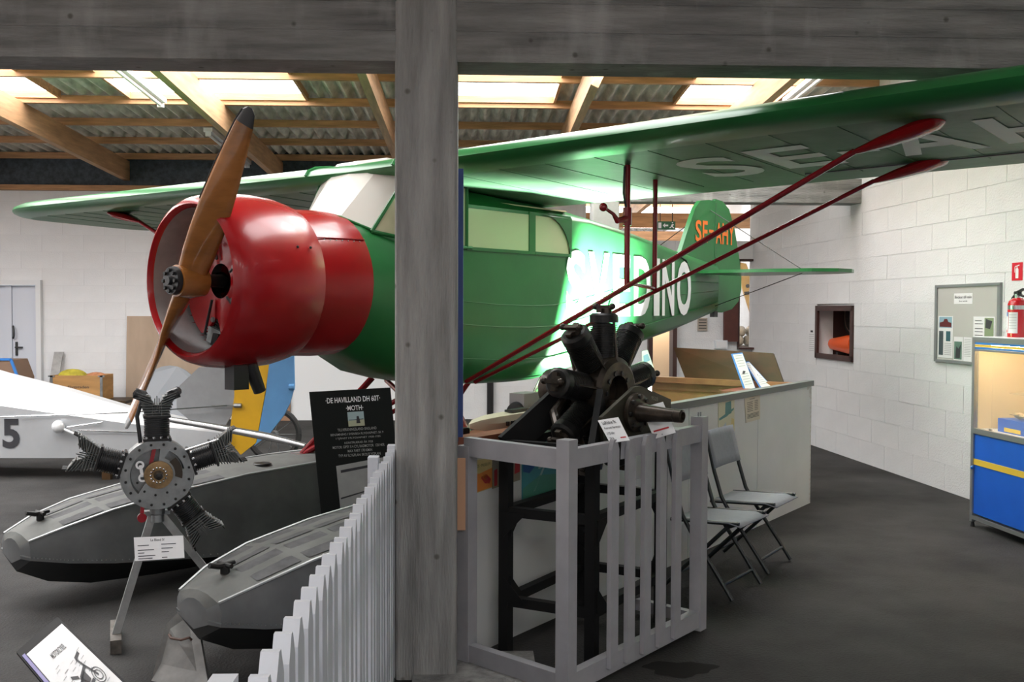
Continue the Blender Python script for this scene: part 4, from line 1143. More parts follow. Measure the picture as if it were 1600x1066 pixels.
b = B(); b.prism([lsp(0, 0), lsp(1, 0), lsp(1, 1.05), lsp(0, 1.05)], n_ * .004); b.build('sheet', paper, sgn_t, 0)
lettering('print', 'MOTORCYKEL', ink, sgn_t, lambda x, y: lsp(.34 + x, .22 - y, .006), 1, .01, fit=(.36, .06))
b = B()
def ring2(cx, cy, r, w=.012, n=20):
    ro = [lsp(cx + r * math.cos(2 * PI * k / n), cy + r * .72 * math.sin(2 * PI * k / n), .006) for k in range(n)]; ri = [lsp(cx + (r - w) * math.cos(2 * PI * k / n), cy + (r - w) * .72 * math.sin(2 * PI * k / n), .006) for k in range(n)]
    b.loft([ro, ri], True, False)
for r in (.11, .07): ring2(.32, .70, r); ring2(.78, .60, r)
for pa, pb in (((.32, .70), (.48, .52)), ((.48, .52), (.70, .46)), ((.70, .46), (.78, .60)), ((.40, .66), (.66, .60)), ((.48, .52), (.56, .64)), ((.70, .46), (.66, .36)), ((.66, .36), (.80, .33)), ((.34, .46), (.46, .50))):
    v_ = V((pb[0] - pa[0], pb[1] - pa[1], 0)).normalized(); nn = V((-v_.y, v_.x, 0)) * .016
    b.quad(lsp(pa[0] + nn.x, pa[1] + nn.y, .006), lsp(pb[0] + nn.x, pb[1] + nn.y, .006), lsp(pb[0] - nn.x, pb[1] - nn.y, .006), lsp(pa[0] - nn.x, pa[1] - nn.y, .006))
for pts in (((.42, .54), (.62, .48), (.62, .58), (.46, .62)),): b.quad(*[lsp(x, y, .006) for x, y in pts])
b.build('drawing', ink, sgn_t, 0)
b = B()
for k in range(26):
    x0 = random.uniform(.14, .8); y0 = random.uniform(.30, .72); b.quad(lsp(x0, y0, .005), lsp(x0 + .1, y0 - .01, .005), lsp(x0 + .1, y0 - .004, .005), lsp(x0, y0 + .006, .005))
b.build('drawing_shade', mat('grey_print', (.4, .4, .4), .7), sgn_t, 0)
print_lines('print', ink, sgn_t, lambda x, y: lsp(x, y, .006), [(.12, .9, .88 + .03 * k) for k in range(5)], .012)
b = B(); c_ = lsp(.5, .5, -.012); b.bar(c_, V((c_.x, c_.y, .012)), .04, .04); b.box((c_.x, c_.y, .008), (.26, .26, .016)); b.build('base', black, sgn_t, 0)

# grey tapered board with a handle leaning on the float bow
g1, g2 = atz(286, 950, .26), atz(304, 946, .26)
g3, g4 = atz(328, 1085, .012), atz(236, 1064, .012)
wb_ = thing('ramp_board', 'grey tapered metal board with a carrying handle leaning at the float bow', 'board', (g3 + g4) / 2)
n_ = (g3 - g4).cross(g1 - g4).normalized()
if n_.z < 0: n_ = -n_
m1 = g4 + (g1 - g4) * .80 - (g2 - g1) * .9
b = B(); b.prism([g4, g3, g2, g1, m1], -n_ * .02); b.build('plate', mat('worn_grey_plate', (.19, .185, .175), .6, var=.3, scale=8), wb_, 0)
h_ = [atp(268, 996, g4, n_), atp(272, 1002, g4, n_), atp(288, 1005, g4, n_), atp(299, 1000, g4, n_)]
b = B(); b.tube([h_[0], h_[0] + n_ * .02, h_[1] + n_ * .028, h_[2] + n_ * .028, h_[3] + n_ * .02, h_[3]], .006, 8); b.build('handle', mat('rusty_handle', (.10, .055, .04), .6), wb_)
# ================================================================== WHITE COUNTER / ENCLOSURE
CL = atz(728, 1029, 0); CR = atz(1266, 786, 0)
cd = (CR - CL).normalized(); cn = V((cd.y, -cd.x, 0))          # face towards the viewer
CH = 1.03; CLn = (CR - CL).length
ctr = thing('display_counter', 'long white panelled counter with posters, enclosing the green floatplane', 'counter', (CL + CR) / 2)
npan = 4
for k in range(npan):
    s0, s1 = CLn * k / npan, CLn * (k + 1) / npan
    b = B(); b.box(CL + cd * ((s0 + s1) / 2) - cn * .02 + Z3 * (CH / 2 - .01), (s1 - s0 - .006, .04, CH - .02), (cd, cn, Z3)); b.build('front_panel', counter_w, ctr, 0)
sp = CLn * .40
b = B(); b.box(CL + cd * (sp / 2) - cn * .03 + Z3 * (CH - .012), (sp, .11, .05), (cd, cn, Z3)); b.build('top_rail', redwood, ctr, 0)
b = B(); b.box(CL + cd * ((sp + CLn) / 2) - cn * .015 + Z3 * (CH - .005), (CLn - sp, .07, .045), (cd, cn, Z3)); b.build('top_trim', trim_g, ctr, 0)
# return panel at the far end, brown inside
cb = -cn
RL = 1.75
b = B(); b.box(CR + cb * (RL / 2) - cd * .02 + Z3 * (CH / 2 - .02), (.03, RL, CH - .06), (cd, cn, Z3)); b.build('end_panel', tanboard, ctr, 0)
b = B(); b.box(CR + cb * (RL / 2) - cd * .06 + Z3 * (CH - .03), (.10, RL, .05), (cd, cn, Z3)); b.box(CR + cb * (RL / 2) - cd * .045 + Z3 * (CH - .09), (.025, RL, .07), (cd, cn, Z3)); b.build('end_ledge', mat('ledge_wood', (.30, .13, .055), .5, var=.2, scale=8), ctr, 0)
b = B(); b.box(CR + cb * .3 - cd * .30 + Z3 * (CH - .07), (.55, .58, .02), (cd, cn, Z3)); b.build('inner_shelf', redwood, ctr, 0)
# inner table shelf behind the posters
b = B(); b.box(CL + cd * .95 - cn * .24 + Z3 * (CH - .05), (1.7, .38, .02), (cd, cn, Z3)); b.build('inner_shelf', redwood, ctr, 0)
def cpt(px, py, off=.0): return atp(px, py, CL + cn * off, cn)
def cface(name, label, cat, tl, tr, br, bl, m, th=.003, group=None):
    P = [cpt(*q, .001) for q in (tl, tr, br, bl)]
    t = thing(name, label, cat, (P[2] + P[3]) / 2, group)
    b = B(); b.prism(P, cn * th); b.build('sheet', m, t, 0)
    fn = lambda x, y: (P[3] * (1 - x) + P[2] * x) * (1 - y) + (P[0] * (1 - x) + P[1] * x) * y + cn * (th + .001)
    return t, fn
def blob(name, m, t, fn, pts):
    b = B(); b.add([fn(x, y) for x, y in pts], [tuple(range(len(pts)))]); return b.build(name, m, t, 0)
mk = lambda n, c: mat('print_' + n, c, .6)
# posters
t, fn = cface('poster', 'poster with a racing car and a light aircraft on yellow ground', 'poster', (728, 703), (768, 697), (768, 762), (729, 776), mk('yellow', (.55, .42, .17)))
blob('orange_field', mk('orange', (.66, .22, .04)), t, fn, [(.0, .02), (1, .02), (1, .48), (.5, .42), (0, .46)])
blob('sky_field', mk('pale', (.52, .50, .40)), t, fn, [(0, .75), (1, .72), (1, .99), (0, .99)])
blob('aircraft', ink, t, fn, [(.45, .80), (.75, .86), (.98, .78), (.96, .75), (.76, .80), (.68, .74), (.62, .80)])
blob('car', redink, t, fn, [(.55, .30), (.62, .40), (.78, .36), (.95, .22), (.90, .12), (.70, .16)])
blob('car_light', paper_b, t, fn, [(.70, .30), (.80, .34), (.93, .22), (.80, .20)])
lettering('print', 'SVEDINOS · MUSEUM', mk('darkgreen', (.10, .12, .05)), t, lambda x, y: fn(.06 + x, .56 + y), 1, 0, fit=(.86, .07))
t, fn = cface('poster', 'brown and red collage poster beside the racing car poster', 'poster', (769, 697), (812, 691), (812, 750), (769, 764), mk('brown', (.26, .22, .16)))
blob('figure', redink, t, fn, [(.05, .05), (.16, .05), (.16, .45), (.05, .42)]); blob('figure', redink, t, fn, [(.78, .2), (.98, .22), (.98, .5), (.8, .48)]); blob('cloud', mk('greygreen', (.33, .36, .28)), t, fn, [(.2, .3), (.6, .25), (.7, .6), (.3, .7)]); blob('plane', ink, t, fn, [(.2, .80), (.8, .88), (.82, .84), (.5, .78), (.3, .70)])
t, fn = cface('poster', 'red and black strip poster under the counter rail', 'poster', (770, 682), (800, 677), (800, 690), (770, 696), mk('dark', (.02, .02, .022)))
blob('red_square', redink, t, fn, [(.03, .1), (.35, .1), (.35, .9), (.03, .9)]); blob('dial', alu_l, t, fn, [(.78, .3), (.9, .3), (.94, .6), (.85, .8), (.75, .6)])
t, fn = cface('poster', 'blue and turquoise aviation poster behind the black stand', 'poster', (815, 690), (870, 680), (870, 772), (815, 796), mk('turquoise', (.05, .30, .36)))
blob('blue_cloud', mk('deepblue', (.01, .10, .32)), t, fn, [(.02, .55), (.2, .50), (.42, .62), (.45, .85), (.3, .98), (.02, .98)])
blob('green_field', mk('seagreen', (.06, .30, .22)), t, fn, [(.02, .02), (.98, .02), (.98, .35), (.5, .42), (.02, .3)])
blob('streak', mk('paleblue', (.30, .52, .52)), t, fn, [(.30, .20), (.35, .20), (.75, .66), (.68, .66)]); blob('streak', mk('paleblue', (.30, .52, .52)), t, fn, [(.45, .52), (.9, .55), (.9, .60), (.45, .57)])
t, fn = cface('poster', 'pale yellow poster with a green seaplane near the folding chairs', 'poster', (1122, 629), (1147, 624), (1147, 702), (1122, 714), mk('paleyellow', (.60, .58, .42)))
blob('green_patch', mk('teal', (.10, .25, .24)), t, fn, [(.4, .72), (.8, .74), (.78, .98), (.42, .97)]); blob('seaplane', mk('teal', (.10, .25, .24)), t, fn, [(.02, .70), (.6, .78), (.95, .84), (.95, .80), (.5, .70), (.05, .66)])
blob('blue_figure', mk('paleblue2', (.42, .52, .58)), t, fn, [(.1, .1), (.55, .08), (.45, .6), (.2, .5)]); blob('yellow_band', mk('strongyellow', (.62, .52, .22)), t, fn, [(.7, .0), (.98, .0), (.98, .6), (.8, .65)])
t, fn = cface('price_list', 'beige printed price list sheet on the white counter', 'notice', (1163, 623), (1187, 616), (1187, 655), (1165, 661), paper_b)
print_lines('print', ink, t, fn, [(.3, .65, .90)] + [(.12, .5, .78 - .07 * k) for k in range(6)] + [(.62, .85, .78 - .07 * k) for k in range(6)] + [(.1, .9, .30 - .05 * k) for k in range(4)], .02)
t, fn = cface('notice', 'small white notice with blue letters behind the railing slats', 'notice', (988, 752), (1003, 748), (1003, 776), (988, 780), paper)
lettering('print', 'JOBS', mk('deepblue', (.01, .10, .32)), t, lambda x, y: fn(.1 + x, .30 + y), 1, .01, fit=(.8, .24))

# wooden panel standing on the end ledge, and two blue-edged boards
def standing(name, label, cat, tl, tr, br, bl, db, lean, m, th, parts=True, edge=None):
    P = [atd(*tl, db[0]), atd(*tr, db[1]), atd(*br, db[2]), atd(*bl, db[3])]
    n = (P[1] - P[0]).cross(P[3] - P[0]).normalized()
    if n.dot(EYE - P[0]) < 0: n = -n
    t = thing(name, label, cat, (P[2] + P[3]) / 2)
    b = B(); b.prism([q - n * th for q in P], n * th); b.build('panel', edge or m, t, 0)
    return t, P, n
ledge_d = lambda px: (atp(px, 600, CR, cd) - EYE).dot(FW)
pl_ = atp(1074, 602, CR - cd * .06, cd); prr = atp(1226, 606, CR - cd * .06, cd)
dl_, dr_ = (pl_ - EYE).dot(FW), (prr - EYE).dot(FW)
t, P, n = standing('wooden_board', 'weathered brown wooden panel leaning on the counter end ledge', 'panel', (1052, 543), (1208, 552), (1227, 606), (1074, 600), (dl_ + .16, dr_ + .16, dr_, dl_), 0, brownwood, .03)
b = B()
for x, y in ((.06, .08), (.42, .07)): b.lathe([(0, .006), (.004, .006)], (P[3] * (1 - x) + P[2] * x) * (1 - y) + P[0] * y, n, 8)
b.build('screw', chrome, t)
for lab, q, doff in (('blue-edged white text board leaning upright on the wooden panel', ((1142, 553), (1160, 551), (1181, 608), (1163, 612)), .10), ('blue-edged white text board slid sideways behind its upright twin', ((1163, 566), (1170, 565), (1207, 605), (1188, 608)), .06)):
    dd = (dl_ + dr_) / 2 - .16 + (.0 if doff > .08 else .03)
    t, P, n = standing('text_board', lab, 'sign', *q, (dd + .05, dd + .03, dd - .12, dd - .10), 0, blue_b, .022)
    fn = lambda x, y: (P[3] * (1 - x) + P[2] * x) * (1 - y) + (P[0] * (1 - x) + P[1] * x) * y + n * .002
    b = B(); b.quad(fn(.16, .03), fn(.97, .03), fn(.97, .97), fn(.14, .97)); b.build('sheet', paper, t, 0)
    fn2 = lambda x, y: fn(x, y) + n * .002
    print_lines('print', mat('grey_print', (.4, .4, .4), .7), t, fn2, [(.26, .85, .92 - .07 * k) for k in range(12) if k not in (5, 6)], .014)
    b = B(); b.add([fn2(.35, .45), fn2(.5, .42), fn2(.7, .50), fn2(.5, .52)], [(0, 1, 2, 3)]); b.build('picture', ink, t, 0)
# sloping photo board at the far side of the engine
t, P, n = standing('photo_board', 'white sheet with blue photographs leaning behind the dark engine', 'sign', (1003, 549), (1012, 547), (1025, 585), (1003, 592), (8.0, 8.0, 7.9, 7.9), 0, paper, .006)
b = B(); fn = lambda x, y: (P[3] * (1 - x) + P[2] * x) * (1 - y) + (P[0] * (1 - x) + P[1] * x) * y + n * .002
b.quad(fn(.2, .55), fn(.9, .58), fn(.85, .85), fn(.2, .82)); b.build('photo', mk('paleblue3', (.25, .36, .55)), t, 0)
q = (P[2] + P[3]) / 2; b = B(); b.bar(q - n * .02, V((q.x, q.y, 0)) - n * .02, .04, .03); b.build('post', counter_w, t, 0)

# cream model hull, grey box and model on the inner shelf
md = CH - .035
m0 = atp(733, 655, CL - cn * .20, cn); m1_ = atp(830, 640, CL - cn * .20, cn)
zt_ = md + .004
mdl = thing('model_hull', 'cream model boat hull with small portholes lying on the counter shelf', 'model', V((m0.x, m0.y, md)))
b = B(); Ln = 1.0; rings = []
for f, w, h, z in ((0, .004, .02, .05), (.06, .03, .05, .035), (.2, .06, .085, .01), (.5, .075, .10, 0), (.8, .07, .10, 0), (1.0, .04, .09, .01)):
    c = V((m0.x, m0.y, zt_)) + cd * (Ln * f)
    rings.append([c + cn * (w * x) + Z3 * (z + h * zz) for x, zz in ((-.5, 0), (.5, 0), (1, .6), (.9, 1), (-.9, 1), (-1, .6))])
b.loft(rings); b.build('hull', deck_cream, mdl, 30)
for f in (.24, .28, .31, .36):
    b = B(); c = V((m0.x, m0.y, zt_)) + cd * (Ln * f) + cn * .068 + Z3 * .055; b.box(c, (.016, .012, .022), (cd, cn, Z3)); b.build('porthole', black, mdl, 0)
b = B(); b.box(V((m0.x, m0.y, zt_)) + cd * .42 + Z3 * .108, (.16, .05, .012), (cd, cn, Z3)); b.build('hatch', black, mdl, 0)
b = B(); b.box(V((m0.x, m0.y, zt_ + .03)) + cd * .01 - cn * .05, (.08, .03, .03), (cd, cn, Z3)); b.build('bow_fitting', blackmetal, mdl, 0)
gc = atp(820, 645, CL - cn * .34, cn)
gb = thing('switch_box', 'grey metal box with a round black gauge beside the cream model', 'box', V((gc.x, gc.y, md)))
b = B(); b.box(V((gc.x, gc.y, md + .09)), (.16, .10, .18), (cd, cn, Z3)); b.box(V((gc.x, gc.y, md + .095)), (.164, .104, .006), (cd, cn, Z3)); b.build('housing', mat('box_grey', (.30, .29, .29), .5), gb, 0)
b = B(); b.lathe([(0, .055), (.03, .05), (.035, .0)], V((gc.x, gc.y, md + .08)) - cd * .08, -cd + cn * .3, 20, cap=False); b.build('gauge', black, gb)

# ================================================================== FOLDING CHAIRS
def chair(pa, pb, label):
    """pa, pb: front feet on the floor; the chair backs onto the counter"""
    ax = (pb - pa).normalized(); fwd = V((ax.y, -ax.x, 0))
    if fwd.dot(cn) < 0: fwd = -fwd
    mid = (pa + pb) / 2; hw = (pb - pa).length / 2 - .01
    t = thing('folding_chair', label, 'chair', mid - fwd * .2, 'folding chairs along the counter')
    C = lambda x, y, z: mid + ax * x + fwd * y + Z3 * z
    for s in (-1, 1):
        x = s * hw
        b = B(); b.tube([C(x, 0, .012), C(x, -.10, .155), C(x, -.255, .37), C(x, -.31, .46), C(x, -.36, .62), C(x, -.42, .87)], .0125, 10); b.build('front_leg', darkframe, t)
        b = B(); b.tube([C(x * .90, .02, .445), C(x * .90, -.04, .42), C(x * .90, -.44, .02), C(x * .90, -.45, .012)], .012, 10); b.build('rear_leg', darkframe, t)
        b = B(); b.tube([C(x * .93, .03, .445), C(x * .93, -.39, .425)], .011, 8); b.build('seat_rail', darkframe, t)
        b = B(); b.tube([C(x * .90, -.02, .43), C(x, -.10, .36), C(x, -.16, .30)], .006, 6); b.build('brace', darkframe, t)
    for y, z, w in ((-.055, .09, .95), (-.36, .105, .88)):
        b = B(); b.tube([C(-hw * w, y, z), C(hw * w, y, z)], .009, 8); b.build('stretcher', darkframe, t)
    b = B(); rows = []
    for k in range(7):
        y = .045 - .43 * k / 6
        rows.append([C(hw * 1.0 * q / 4, y, .452 - .02 * k / 6 - .010 * math.cos(PI * q / 8) * math.sin(PI * k / 6) - (.02 if k == 0 else 0)) for q in range(-4, 5)])
    b.loft(rows, False, False); me = b.build('seat', mesh_f, t, 60); so = me.modifiers.new('thickness', 'SOLIDIFY'); so.thickness = .006
    b = B(); rows = []
    for k in range(6):
        f = k / 5; y = -.362 - .058 * f; z = .635 + .235 * f
        rows.append([C(hw * 1.04 * q / 4, y - .012 * math.cos(PI * q / 8), z) for q in range(-4, 5)])
    b.loft(rows, False, False); me = b.build('backrest', mesh_f, t, 60); so = me.modifiers.new('thickness', 'SOLIDIFY'); so.thickness = .014
    return t
chair(atz(1143, 943, 0), atz(1190, 915, 0), 'grey mesh folding chair next to the grey railing')
chair(atz(1200, 901, 0), atz(1236, 877, 0), 'grey mesh folding chair further from the railing, below the price list')

# ================================================================== RIGHT WALL: cabinet, board, extinguisher, signs
K0 = atz(1515, 822, 0); kd = -rw_d; kn = rw_n
KL, KD, KH = 1.35, .46, aty(1520, 527, K0.y).z
KB = lambda s, dep, z: K0 + kd * s - kn * dep + Z3 * z
cabt = thing('display_cabinet', 'blue display cabinet with yellow stripe and lit glass top section', 'cabinet', KB(KL / 2, KD / 2, 0))
alm = mat('cabinet_aluminium', (.36, .37, .375), .35, metal=.7)
KC = (kd, kn, Z3); z1, z2 = .10, .735
for s in (.015, KL - .015):
    for dep in (.015, KD - .015):
        b = B(); b.box(KB(s, dep, KH / 2 + .02), (.034, .034, KH - .04), KC); b.build('upright', alm, cabt, 0)
for z, h in ((.075, .03), (.735, .04), (KH - .01, .025)):
    b = B(); b.box(KB(KL / 2, .012, z), (KL, .03, h), KC); b.build('frame_rail', alm, cabt, 0)
b = B(); b.box(KB(KL / 2, .02, (z1 + z2) / 2 - .01), (KL - .06, .02, z2 - z1 - .03), KC); b.build('blue_door', blue_p, cabt, 0)
b = B(); b.box(KB(KL / 2, .008, .50), (KL - .06, .006, .045), KC); b.build('yellow_stripe', yel_p, cabt, 0)
b = B(); b.sphere(KB(.035, -.008, .455), .014, 10, 6); b.build('knob', blue_b, cabt)
b = B(); b.box(KB(KL / 2, KD / 2, KH - .004), (KL, KD, .02), KC); b.box(KB(KL / 2, KD / 2, z2 - .0), (KL - .04, KD - .02, .02), KC); b.box(KB(KL / 2, KD / 2, .08), (KL - .02, KD - .02, .02), KC); b.build('shelf_board', tube_m, cabt, 0)
b = B(); b.box(KB(KL / 2, KD - .01, (z2 + KH) / 2), (KL - .06, .012, KH - z2 - .03), KC); b.box(KB(.028, KD / 2, (z2 + KH) / 2), (.008, KD - .06, KH - z2 - .03), KC); b.box(KB(KL / 2, KD - .01, .4), (KL, .012, .62), KC); b.box(KB(.02, KD / 2, .4), (.012, KD, .62), KC); b.box(KB(KL - .02, KD / 2, .4), (.012, KD, .62), KC); b.build('back_board', cabin_cream, cabt, 0)
for dz, m in ((.030, alm), (.045, blue_b), (.062, yel_p), (.080, blue_b), (.096, alm)):
    b = B(); b.box(KB(KL / 2, .006, KH - dz), (KL - .03, .014, .0145), KC); b.build('header_stripe', m, cabt, 0)
for ds, m in ((.20, blue_b), (.23, yel_p), (.26, blue_b)):
    b = B(); b.box(KB(ds + .06, KD - .02, (z2 + KH) / 2 - .03), (.027, .010, KH - z2 - .10), KC); b.build('back_stripe', m, cabt, 0)
for s0, s1 in ((.035, .24), (.245, .70), (.705, KL - .035)):
    b = B(); b.box(KB((s0 + s1) / 2, .018, (z2 + .02 + KH - .11) / 2), (s1 - s0, .005, KH - .11 - z2 - .02), KC); b.build('glass_pane', cabglass, cabt, 0)
b = B(); b.box(KB(.24, .012, z2 + .03), (.03, .012, .012), KC); b.build('latch', chrome, cabt, 0)
b = B(); b.box(KB(.75, KD * .55, 1.04), (.9, KD * .6, .008), KC); b.build('glass_shelf', cabglass, cabt, 0)
for s in (.015, KL - .015):
    for dep in (.015, KD - .015):
        b = B(); b.lathe([(0, .018), (.03, .012), (.075, .012)], KB(s, dep, 0), Z3, 10); b.build('foot', black, cabt)
# lamp inside the cabinet
b = B(); b.tube([KB(.15, .07, KH - .055), KB(KL - .15, .07, KH - .055)], .012, 8); b.build('strip_lamp', mat('lit_tube', (1, .74, .40), .5, emis=55.0), cabt)
bx1 = thing('display_plinth', 'blue plinth with a yellow stripe on the cabinet floor', 'plinth', KB(.34, .22, z2 + .011))
b = B(); b.box(KB(.34, .20, z2 + .011 + .05), (.34, .18, .10), KC); b.build('block', blue_p, bx1, 0)
b = B(); b.box(KB(.36, .108, z2 + .035), (.20, .006, .028), KC); b.build('stripe', yel_p, bx1, 0)
def small_model(label, base, ln, wd, m, wing=True):
    t = thing('model_airplane', label, 'model', base)
    b = B(); c = base + Z3 * .028; rings = []
    for f, r in ((0, .004), (.12, .018), (.4, .024), (.8, .013), (1, .004)): rings.append([c + kd * (ln * (f - .4)) + kn * (r * math.cos(2 * PI * k / 10)) + Z3 * (r * math.sin(2 * PI * k / 10)) for k in range(10)])
    b.loft(rings); b.build('body', m, t)
    b = B(); b.box(c + Z3 * .008, (.05, wd, .006), (kd, kn, Z3)); b.box(c + kd * (ln * .55), (.025, wd * .35, .005), (kd, kn, Z3)); b.box(c + kd * (ln * .55) + Z3 * .03, (.03, .005, .05), (kd, kn, Z3)); b.build('wing', m, t, 0)
    b = B(); b.tube([base + Z3 * .0, c], .005, 6); b.build('peg', chrome, t)
    return t
palewood = mat('pale_model_wood', (.52, .40, .26), .5, var=.2)
small_model('pale wooden model airplane on the blue plinth', KB(.30, .20, z2 + .112), .16, .13, palewood)
small_model('pale wooden model airplane lying on the blue plinth end', KB(.44, .18, z2 + .112), .15, .12, palewood)
small_model('pale wooden model airplane on the cabinet floor behind the plinth', KB(.16, .36, z2 + .011), .12, .10, palewood)
small_model('yellow model airplane on the glass shelf of the cabinet', KB(.55, .22, 1.045), .30, .22, yel_p)

# fire extinguisher on the cabinet top
ec = KB(.215, .22, KH + .006); er = .068
ext = thing('fire_extinguisher', 'red fire extinguisher with white labels standing on the display cabinet', 'extinguisher', ec)
b = B(); b.lathe([(0, .0), (0, er), (.245, er), (.27, er * .88), (.29, er * .5), (.295, .0)], ec, Z3, 28, cap=False); b.build('cylinder', redgloss, ext, 30)
b = B(); b.lathe([(.205, er + .001), (.235, er + .001)], ec, Z3, 28, cap=False); b.build('band', chrome, ext, 30)
def wrap(a0, a1, z0, z1, r):
    b = B(); rows = []
    for z in (z0, z1): rows.append([ec + Z3 * z + (kn * math.cos(R(a0 + (a1 - a0) * k / 6)) + kd * math.sin(R(a0 + (a1 - a0) * k / 6))) * r for k in range(7)])
    b.loft(rows, False, False); return b
wrap(-55, -5, .03, .185, er + .0015).build('label', paper, ext, 60); wrap(0, 60, .03, .185, er + .0015).build('label', paper, ext, 60)
wrap(-55, -8, .155, .185, er + .0025).build('label_heading', blue_b, ext, 60); wrap(-40, -12, .035, .055, er + .0025).build('label_logo', signred, ext, 60)
b = B()
for k in range(6): 
    q = wrap(6, 54, .165 - .02 * k, .168 - .02 * k, er + .0025); b.add(q.v, q.f)
b.build('label_print', mat('grey_print', (.4, .4, .4), .7), ext, 0)
b = B(); b.tube([ec + Z3 * .285, ec + Z3 * .32], .022, 12); b.build('valve', chrome, ext)
b = B(); b.bar(ec + Z3 * .325 - kd * .035, ec + Z3 * .355 + kd * .075, .022, .014); b.bar(ec + Z3 * .325 - kd * .01, ec + Z3 * .30 + kd * .075, .02, .012); b.box(ec + Z3 * .325, (.05, .03, .03), KC); b.build('handle', black, ext, 0)
b = B(); b.tube([ec + Z3 * .315 - kd * .03, ec + Z3 * .29 - kd * .066, ec + Z3 * .25 - kd * .074, ec + Z3 * .12 - kd * .076], .010, 8); b.build('hose', black, ext)

# fire sign
def wall_sheet(name, label, cat, tl, br, m, th=.004, off=.004, framed=None):
    a, c = rw(*tl, off), rw(*br, off); s0, s1 = rws(a), rws(c); 
    zt = a.z; zb = c.z
    o = RWs + rw_n * off
    t = thing(name, label, cat, o + rw_d * ((s0 + s1) / 2) + Z3 * zb)
    fn = lambda x, y, h=0.0: o + rw_d * (s0 + (s1 - s0) * x) + Z3 * (zb + (zt - zb) * y) + rw_n * (th + h)
    b = B(); b.prism([fn(0, 0, -th), fn(1, 0, -th), fn(1, 1, -th), fn(0, 1, -th)], rw_n * th); b.build('sheet', m, t, 0)
    return t, fn
t, fn = wall_sheet('fire_sign', 'red square sign with a white extinguisher symbol on the wall', 'sign', (1582, 411), (1598, 438), signred)
b = B(); pf = lambda pts: b.add([fn(x, y, .001) for x, y in pts], [tuple(range(len(pts)))])
pf([(.36, .12), (.64, .12), (.64, .62), (.57, .70), (.43, .70), (.36, .62)]); pf([(.46, .70), (.54, .70), (.54, .80), (.46, .80)]); pf([(.30, .80), (.72, .88), (.72, .82), (.30, .76)]); pf([(.26, .45), (.31, .45), (.34, .76), (.28, .78)])
b.build('symbol', white_paint, t, 0)
# notice board
t, fn = wall_sheet('notice_board', 'grey felt notice board with aluminium frame on the white wall', 'board', (1466, 448), (1562, 572), felt, .012, .006)
for x0, y0, x1, y1 in ((-.02, -.02, 1.02, .015), (-.02, .985, 1.02, 1.02), (-.02, 0, .02, 1), (.98, 0, 1.02, 1)):
    b = B(); b.prism([fn(x0, y0, -.012), fn(x1, y0, -.012), fn(x1, y1, -.012), fn(x0, y1, -.012)], rw_n * .022); b.build('frame', mat('board_frame', (.27, .29, .29), .4, metal=.4), t, 0)
def pinned(label, x0, y0, x1, y1):
    q = thing('pinned_sheet', label, 'paper', fn((x0 + x1) / 2, y0))
    f2 = lambda x, y, h=.003: fn(x0 + (x1 - x0) * x, y0 + (y1 - y0) * y, h)
    b = B(); b.prism([f2(0, 0, .0005), f2(1, 0, .0005), f2(1, 1, .0005), f2(0, 1, .0005)], rw_n * .0015); b.build('sheet', paper, q, 0)
    return q, f2
def fill(q, f2, nm, m, pts, h=.003):
    b = B(); b.add([f2(x, y, h) for x, y in pts], [tuple(range(len(pts)))]); b.build(nm, m, q, 0)
rect = lambda a, b_, c, d: [(a, b_), (c, b_), (c, d), (a, d)]
q, f2 = pinned('white sheet with the heading about books for sale on the notice board', .30, .76, .60, .90)
lettering('print', 'Böcker till salu', ink, q, lambda x, y: f2(.05 + x, .52 + y), 1, .01, fit=(.9, .26)); lettering('print', 'finns i entrén', ink, q, lambda x, y: f2(.28 + x, .20 + y), 1, .01, fit=(.45, .15))
q, f2 = pinned('sheet with a red vintage car photograph at the notice board edge', .04, .04, .29, .60)
fill(q, f2, 'photo', mk('photosky', (.25, .40, .48)), rect(.06, .72, .94, .98)); fill(q, f2, 'car', mk('carred', (.10, .01, .012)), [(.1, .74), (.9, .74), (.9, .84), (.7, .86), (.62, .93), (.42, .93), (.36, .87), (.1, .84)], .0035)
fill(q, f2, 'photo', mk('photodark', (.05, .07, .08)), rect(.06, .06, .36, .64)); fill(q, f2, 'photo', mk('phototeal', (.03, .10, .12)), rect(.55, .40, .85, .64))
print_lines('print', mat('grey_print', (.4, .4, .4), .7), q, lambda x, y: f2(x, y), [(.45, .92, .34 - .045 * k) for k in range(7)], .015)
q, f2 = pinned('sheet with a green engine picture at the foot of the notice board', .31, .02, .46, .33)
fill(q, f2, 'photo', mk('photogreen', (.10, .18, .14)), rect(.06, .05, .9, .80)); fill(q, f2, 'figure', ink, [(.2, .1), (.7, .1), (.8, .7), (.55, .5), (.3, .6)], .0035)
q, f2 = pinned('printed text sheet at the foot of the notice board beside the cabinet', .47, .02, .60, .33); print_lines('print', mat('grey_print', (.4, .4, .4), .7), q, lambda x, y: f2(x, y), [(.1, .9, .9 - .07 * k) for k in range(11)], .02)
q, f2 = pinned('white sheet with a small landscape photo beside the extinguisher', .62, .32, .94, .60)
fill(q, f2, 'photo', mk('photoleaf', (.22, .28, .16)), rect(.54, .05, .96, .95)); fill(q, f2, 'figure', ink, [(.58, .5), (.8, .45), (.9, .8), (.6, .9)], .0035); print_lines('print', ink, q, lambda x, y: f2(x, y), [(.08, .4, .80), (.08, .46, .66), (.08, .46, .44), (.08, .46, .30), (.08, .46, .14)], .03)
